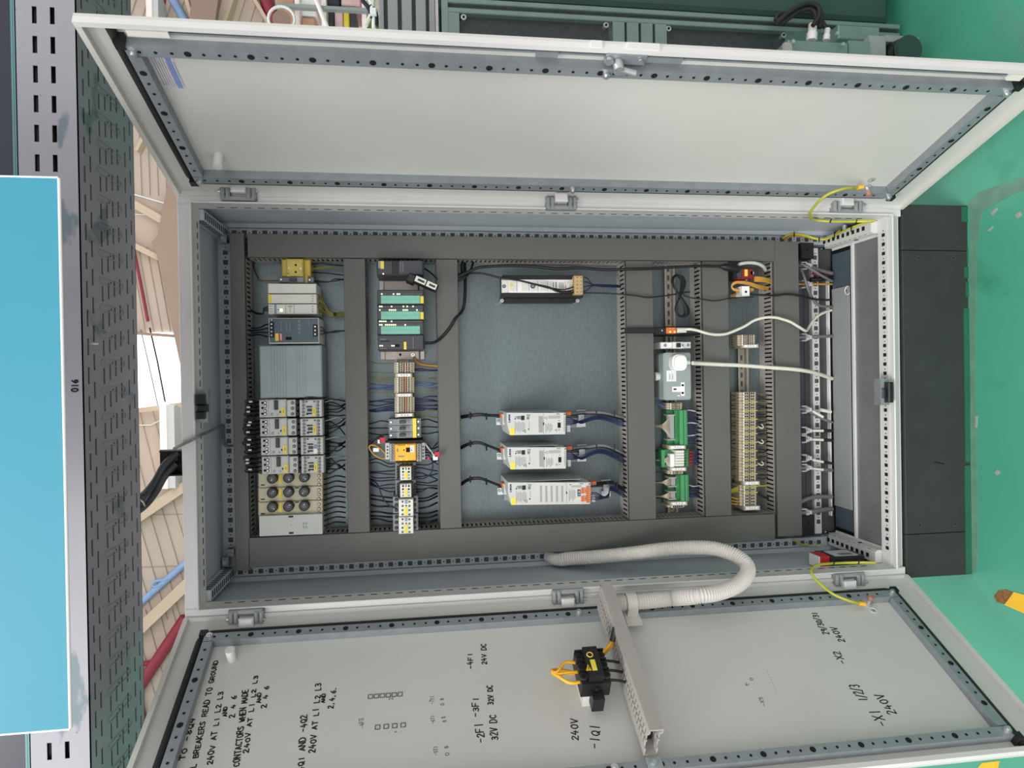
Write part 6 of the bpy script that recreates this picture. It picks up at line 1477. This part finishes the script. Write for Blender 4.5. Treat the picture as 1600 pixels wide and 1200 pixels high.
for i, (y, m, r, tag, (ye, _)) in enumerate(cl):
    wire([(1246, y, .262), (1258, y, .255), (1270, y + (ye - y) * .3, .252), (1285, y + (ye - y) * .7, .254), (1300, ye, .262)], r, m, names[i], None, 'cable', 'cable')
    t, b = solo('cable_clamp', 'bright steel clamp gripping the ' + names[i].split(' clamped')[0] + ' ' + names[i].split('clamped ')[1], 'clamp'); Y = .255 - r
    b.pbox(1260, y - 4.5, 1265, y + 4.5, Y - .002, Y + .016, 'brightzinc', .001); b.pcyl(1264.5, y - .5, 3, Y - .008, Y, 'brightzinc', 8); b.pcyl(1264.5, y - .5, 1.5, Y - .0086, Y - .007, 'grey', 6); b.pbox(1253, y - 6, 1261, y - 4.5, Y + .002, Y + .02, 'brightzinc'); b.pbox(1253, y + 4.5, 1261, y + 6, Y + .002, Y + .02, 'brightzinc'); b.pbox(1266, y - 3, 1269, y + 3, Y - .003, Y + .006, 'brightzinc', .001); t.done()
    if tag:
        dy = (635.5 - y) if i == 3 else 0
        t = Thing('cable_tag', 'white tag sleeve on the ' + names[i], 'tag'); b = t.p('sleeve'); a_ = at(1270, y + (ye - y) * .3 + dy * .8, .244 - r * .3); c_ = at(1286, y + (ye - y) * .72 + dy * .6, .244 - r * .3)
        b.tube([a_, c_], .0042, 'offwhite', 6); t.done()
t, b = solo('cable_tag', 'larger white tag on the slanting pair by the gland cover', 'tag'); b.tube([at(1283, 640.5, .243), at(1298, 643.5, .247)], .0055, 'offwhite', 6); t.done()
wire([(1270, 427, .262), (1285, 431, .26), (1299, 430, .264)], .0042, 'redpipe', 'dark red cable beside the grey one nearest the plain door', None, 'cable', 'cable')
wire([(1266, 437, .262), (1284, 436, .258), (1299, 433, .264)], .0075, 'black', 'thick black bundle beside the ochre cable', None, 'cable', 'cable')
wire([(1251, 412, .24), (1265, 419, .235), (1283, 430, .24), (1300, 439.5, .258)], .0042, 'greycable', 'grey cable slanting from the plain door corner to the gland cover', None, 'cable', 'cable')
wire([(1251, 420, .24), (1258, 437, .225), (1264, 456, .222), (1270, 467, .23), (1280, 477, .24), (1299, 479.5, .258)], .0042, 'greycable', 'grey cable bending past the black cable to the gland cover', None, 'cable', 'cable')
wire([(1246, 786, .27), (1270, 777, .262), (1300, 776, .262)], .0068, 'greycable', 'thick grey unclamped cable beside the last clamp', None, 'cable', 'cable')

# ================================================================== EARTH LEADS, SWITCH, HOSE, DOOR FITTINGS
def dw(side, px, py, n):
    u, z = atdoor(side, px, py, n); return DT(side)(Vector((u, n, z)))
t = Thing('earth_lead', 'yellow green earth lead looping from the plain door into the cabinet', 'cable'); b = t.p('lead')
pts = [dw(1, 1341, 293, .018), at(1320, 294.5, -.145), at(1295, 303, -.13), at(1278, 316, -.10), at(1266, 332, -.055), at(1265.5, 340, -.02), at(1275, 344, .035), at(1300, 346, .03), at(1340, 346, .02), at(1368, 345, .012)]
b.tube(spline(pts, 7), .0034, 'earth', 8); g = t.p('lug', label='yellow insulated lug'); g.cyl(dw(1, 1338, 293.5, .018), dw(1, 1349, 291.5, .018), .0055, 'wireyellow', 8); t.done()
t = Thing('earth_lead', 'yellow green earth lead looping from the written-on door into the cabinet', 'cable'); b = t.p('lead')
pts = [dw(-1, 1344, 943, .018), at(1325, 938, -.10), at(1300, 927, -.08), at(1277, 908, -.04), at(1268, 895, -.02), at(1270, 887, .0), at(1282, 882, .02), at(1310, 880, .03), at(1340, 879, .02), at(1368, 879, .012)]
b.tube(spline(pts, 7), .0034, 'earth', 8); g = t.p('lug', label='yellow insulated lug'); g.cyl(dw(-1, 1341, 942.5, .018), dw(-1, 1352, 944, .018), .0055, 'wireyellow', 8); t.done()
for k, (x, y, Y) in enumerate(((1298, 345, .03), (1338, 346, .022), (1303, 881, .028), (1342, 879, .02))):
    q0, q1 = at(x + 1, y - 3.2, Y - .004), at(x - 1, y + 3.2, Y - .004); t, b = solo('cable_tie', 'black tie on the earth lead of the ' + ('plain' if k < 2 else 'written-on') + ' door, ' + ('nearer its loop' if k % 2 == 0 else 'nearer the cabinet floor'), 'cable tie'); b.cyl(q0, q1, .0016, 'black', 6); t.done()
wire([(1222, 373, .262), (1230, 368, .258), (1240, 365.5, .256), (1260, 368.5, .256), (1275, 373, .25), (1290, 373.5, .235), (1303, 368, .2), (1330, 356, .12), (1352, 348, .07), (1364, 346, .045)], .0034, 'earth', 'yellow green earth wire following the corner rail to the frame', None, 'earth_wire', 'wire')
wire([(1225, 374.5, .264), (1240, 368, .26), (1262, 371, .259), (1280, 374.5, .252), (1292, 374, .236), (1305, 366, .2), (1313, 359.5, .18)], .0030, 'orangecable', 'ochre earth wire bolted to the corner rail', None, 'earth_wire', 'wire')
t, b = solo('earth_bolt', 'bright bolt holding the ochre earth wire on the corner rail', 'bolt'); q = at(1320, 355, .16); b.cyl(q + Vector((.006, 0, 0)), q - Vector((.012, 0, 0)), .007, 'screw', 8); t.done()
for k, (x, y, Y) in enumerate(((1241, 366, .252), (1280, 374, .245), (1304, 367, .195), (1330, 357, .115))):
    q0, q1 = at(x, y - 4, Y - .004), at(x, y + 5, Y - .004); t, b = solo('cable_tie', 'black tie on the earth wires of the corner rail', 'cable tie', 'ties on the corner earth wires'); b.cyl(q0, q1, .0016, 'black', 6); t.done()
wire([(1238, 843, .266), (1250, 849, .262), (1265, 853, .258), (1283, 853, .24)], .0022, 'earth', 'thin yellow green wire beside the red and black switch', None, 'earth_wire', 'wire')
t = Thing('isolator_switch', 'red and black switch body with grey label on the cabinet side near the floor', 'switch')
b = t.p('handle', label='red handle'); q = [at(1278, 868, .10), at(1278, 884, .09)]
Xw = -.4775
zt_, zb_ = at(1277, 875, .09)[2], at(1360, 872, .05)[2]; zm = at(1296, 875, .08)[2]
b.box(Xw, Xw + .034, .075, .125, zm, zt_, 'red', .003); w_ = t.p('rim', label='white rim'); w_.box(Xw + .002, Xw + .033, .077, .123, zt_, zt_ + .004, 'white')
k = t.p('body', label='black body'); k.box(Xw, Xw + .030, .072, .150, zb_, zm, 'black', .003); l = t.p('label', label='grey label'); l.box(Xw + .0298, Xw + .0312, .085, .14, zb_ + .01, zm - .02, 'labelpaper'); l.box(Xw + .0311, Xw + .0315, .09, .11, zb_ + .02, zm - .04, 'ledoff')
t.done()
# corrugated hose
t = Thing('corrugated_hose', 'pale grey corrugated hose curving from the cabinet duct to the written-on door', 'hose')
A_ = [at(857, 868, .246), at(866, 873, .226), at(878, 874, .212), at(889, 872.5, .20), at(925, 870.5, .17), at(960, 867.5, .14), at(1000, 863, .11), at(1040, 858, .08), at(1080, 855.5, .05), at(1115, 857, .02), at(1145, 866, -.01), at(1163, 878, -.035), at(1168.5, 890, -.055), at(1164, 903, -.08), at(1150, 915, -.10), at(1125, 925, -.12), at(1090, 931, -.13)]
uz = [dw(-1, 1050, 935, .045), dw(-1, 1005, 939.5, .045), dw(-1, 975, 942, .045), dw(-1, 962, 943, .045)]
path = spline(A_ + uz, 18)
# resample evenly for the corrugation
L = [0]
for a, c in zip(path, path[1:]): L.append(L[-1] + (c - a).length)
def along(s):
    import bisect
    i = max(1, min(len(L) - 1, bisect.bisect_left(L, s))); f = (s - L[i - 1]) / max(1e-9, L[i] - L[i - 1]); return path[i - 1].lerp(path[i], f)
rad, pts = [], []
tot = L[-1]; step = .0030; n = int(tot / step)
smooth_end = .045
for i in range(n + 1):
    s = i * step; pts.append(along(min(s, tot)))
    rad.append(.0175 if s < smooth_end else (.0189 if i % 2 else .0162))
b = t.p('hose'); b.tube(pts, .017, 'hose', 24, radii=rad, smooth=False)
t.done()
t = Thing('hose_clip', 'pale grey plastic clip holding the corrugated hose on the written-on door', 'clip')
c0 = dw(-1, 985, 941, .045); o_, u_, n_ = door_axes(-1); b = t.p('ring')
def clip_T(p): return Vector((0, 0, 0))
for w0 in (0,):
    ring = []
    for i in range(17):
        a = math.radians(-20 + i * 220 / 16)
        ring.append((math.cos(a), math.sin(a)))
    for (a0, a1) in zip(ring, ring[1:]):
        A = [c0 + u_ * (-a0[0] * .0195) + n_ * (a0[1] * .0195), c0 + u_ * (-a1[0] * .0195) + n_ * (a1[1] * .0195), c0 + u_ * (-a1[0] * .0225) + n_ * (a1[1] * .0225), c0 + u_ * (-a0[0] * .0225) + n_ * (a0[1] * .0225)]
        b.hull([p + Vector((0, 0, .012)) for p in A], [p - Vector((0, 0, .012)) for p in A], 'hose')
u0, z0 = atdoor(-1, 985, 941, .045)
g = t.p('foot', T=TL); uc, zc_ = u0, z0
g.box(uc - .026, uc - .019, .022, .05, zc_ - .012, zc_ + .012, 'hose'); g.box(uc + .019, uc + .026, .022, .05, zc_ - .012, zc_ + .012, 'hose'); g.box(uc - .034, uc + .05, .0205, .026, zc_ - .018, zc_ + .018, 'hose', .001)
t.done()
# duct across the written-on door
t = Thing('door_duct', 'grey slotted duct fixed across the written-on door', 'cable duct', T=TL)
u0, u1, z0, z1 = .06, .434, .826, .853
lid = t.p('lid'); lid.box(u0, u1, .097, .100, z0, z1, 'duct_light'); lid.box(u0, u1, .088, .098, z0, z0 + .002, 'duct_light'); lid.box(u0, u1, .088, .098, z1 - .002, z1, 'duct_light')
b = t.p('slotted_body'); b.box(u0, u1 - .004, .0205, .023, z0, z1, 'duct_light')
for z in (z0 + .0003, z1 - .0023):
    b.box(u0, u1 - .004, .022, .040, z, z + .002, 'duct_light'); b.box(u0, u1 - .004, .080, .092, z, z + .002, 'duct_light'); 
    n = 29
    for i in range(n):
        ua = u0 + i * (u1 - .004 - u0) / n; b.box(ua, ua + .0076, .039, .081, z, z + .002, 'duct_light')
b.box(u0, u1 - .006, .059, .062, z0 + .0003, z0 + .0023, 'duct_light'); b.box(u0, u1 - .006, .059, .062, z1 - .0023, z1 - .0003, 'duct_light'); b.box(u0 + .004, u1 - .03, .03, .088, z0 + .004, z1 - .004, 'hole'); b.box(u0, u0 + .003, .022, .098, z0, z1, 'duct_light')  # near-black inner block stands in for shade behind the slots
k = t.p('bracket', label='clear plastic bracket with screw'); k.box(.436, .461, .0206, .023, z0 - .004, z1 - .002, 'bluegrey'); k.cyl((.448, .023, (z0 + z1) / 2), (.448, .030, (z0 + z1) / 2), .006, 'screw', 8)
t.done()
# switch block on the door
t = Thing('switch_block', 'black switch block with yellow warning tags on the written-on door', 'switch', T=TL)
uA, zA = atdoor(-1, 925, 1045, .07)
b = t.p('body'); hw, hz = .040, .030
b.box(uA - hw, uA + hw, .038, .075, zA - hz, zA + hz, 'black', .0)
b.box(uA - hw + .002, uA + hw - .004, .075, .092, zA - hz * .52, zA + hz * .50, 'black')
for s_ in (-1, 1):
    for i in range(3):
        uu = uA - .025 + i * .024; zz = zA + s_ * hz * .78
        b.cyl((uu, .074, zz), (uu, .080, zz), .0088, 'rubber', 12); b.cyl((uu, .0795, zz), (uu, .0806, zz), .0055, 'hole', 10)
        b.box(uu - .012, uu - .010, .07, .086, zz - hz * .25, zz + hz * .25, 'black')
b.box(uA - hw - .005, uA - hw, .06, .07, zA - .022, zA - .012, 'black'); b.box(uA - hw - .005, uA - hw, .06, .07, zA + .012, zA + .02, 'black')
b.box(uA + hw - .002, uA + hw + .022, .02, .055, zA - .014, zA + .010, 'black', .0); b.box(uA + hw - .001, uA + hw + .004, .058, .066, zA - .003, zA + .003, 'hole')
st_ = t.p('stem', label='white mounting stem'); st_.box(uA - .02, uA + .034, .0, .038, zA - .006, zA + .022, 'offwhite')
tg = t.p('tag', label='yellow tag'); tg.box(uA - .004, uA + .022, .092, .0930, zA - .004, zA + .006, 'yellow'); 
tr = t.p('warning_sign', label='yellow triangle warning sign'); tr.add([(uA + .022, .0927, zA + .008), (uA + .022, .0927, zA + .020), (uA + .006, .0927, zA + .013)], [(0, 1, 2)], 'wireyellow'); tr.box(uA + .012, uA + .019, .0926, .0930, zA + .0125, zA + .0138, 'ink')
rg = t.p('ring_mark', label='yellow ring mark')
for i in range(12):
    a0, a1 = i * math.tau / 12, (i + 1) * math.tau / 12; rg.tube([(uA - .017 + .006 * math.cos(a0), .0924, zA + .003 + .006 * math.sin(a0)), (uA - .017 + .006 * math.cos(a1), .0924, zA + .003 + .006 * math.sin(a1))], .0012, 'yellow', 4)
t.done()
def dpts(L_): return spline([TL(Vector(q)) for q in L_], 6)
for i in range(3):
    uu = uA - .025 + i * .024
    t, b = solo('door_wire', 'yellow wire arching from the black switch block up the written-on door', 'wire', 'yellow arching wires of the switch block')
    b.tube(dpts([(uu, .062, zA + hz - .001), (uu + .001, .064, zA + hz + .022), (uA - .004 + i * .004, .062, zA + hz + .042), (uA - .020 + i * .003, .05, zA + hz + .048), (uA - .034, .03, zA + hz + .02 + i * .006), (uA - .036, .014, zA + hz - .01 + i * .006)]), .0036, 'wireyellow', 8); t.done()
    t, b = solo('door_wire', 'black wire from the black switch block into the door duct', 'wire', 'black wires of the switch block')
    b.tube(dpts([(uu, .062, zA - hz + .001), (uu + .002, .060, zA - hz - .02), (uu + .004, .056, z1 + .001)]), .0030, 'black', 8); t.done()
    t, b = solo('door_wire', 'yellow wire from behind the black switch block to the slots of the door duct', 'wire', 'yellow wires into the door duct')
    b.tube(dpts([(uA - hw - .002, .03 + i * .005, zA - .02), (uA - hw - .014, .04 + i * .004, zA - hz - .008), (uA - hw - .032 - i * .001, .052 + i * .005, z1 + .002)]), .0036, 'wireyellow', 8); t.done()
t, b = solo('wire_sleeve', 'black sleeve round the yellow wires at the door duct', 'sleeve'); b.tube(dpts([(uA - hw - .030, .066, z1 + .004), (uA - hw - .044, .09, z1 - .004)]), .007, 'black', 8); t.done()
# cable entry on the cabinet top
t = Thing('cable_inlet', 'black open box where thick cables enter the cabinet top', 'inlet')
X0 = at(265, 742, .08)[0]; X1 = at(265, 703, .08)[0]; zt_ = at(248, 720, .08)[2]
b = t.p('frame'); b.box(X0, X1, .088, .092, FZ + H, zt_, 'black'); b.box(X0, X0 + .003, .055, .09, FZ + H, zt_ - .01, 'black'); b.box(X1 - .003, X1, .055, .09, FZ + H, zt_ - .01, 'black')
b = t.p('flange'); b.box(X0 - .006, X1 + .006, .05, .13, FZ + H, FZ + H + .004, 'darkgrey')
t.done()
for k, (dx, lab) in enumerate(((0, 'thick dark cable rising from the cabinet inlet to the tray, nearer the plain door'), (1, 'thick dark cable rising from the cabinet inlet to the tray, nearer the written-on door'), (.5, 'slimmer dark cable behind the two thick ones at the inlet'))):
    q_ = .016 if dx == .5 else 0
    wire([(278 - dx * 2, 706 + dx * 18, .068 + q_), (272 - dx * 2, 712 + dx * 18, .066 + q_), (256, 728 + dx * 18, .058 + q_), (243, 751 + dx * 18, .052 + q_), (228, 770 + dx * 18, .032 + q_), (212, 782 + dx * 18, -.004 + q_), (190, 793 + dx * 18, -.034 + q_)], .0084 if dx != .5 else .0045, 'darkgrey' if dx != .5 else 'greycable', lab, None, 'power_cable', 'cable', 6, 12)
wire([(272, 701, .02), (284, 695, -.006), (300, 687.5, -.014), (312, 681, -.016), (330, 673, .1), (345, 665, .22), (349, 666, .25), (349, 680, .26), (350, 692, .265), (355, 697, .268), (365, 696, .275)], .0036, 'greycable', 'grey cable crossing the cabinet top edge into the cabinet', None, 'cable', 'cable', 6, 8)
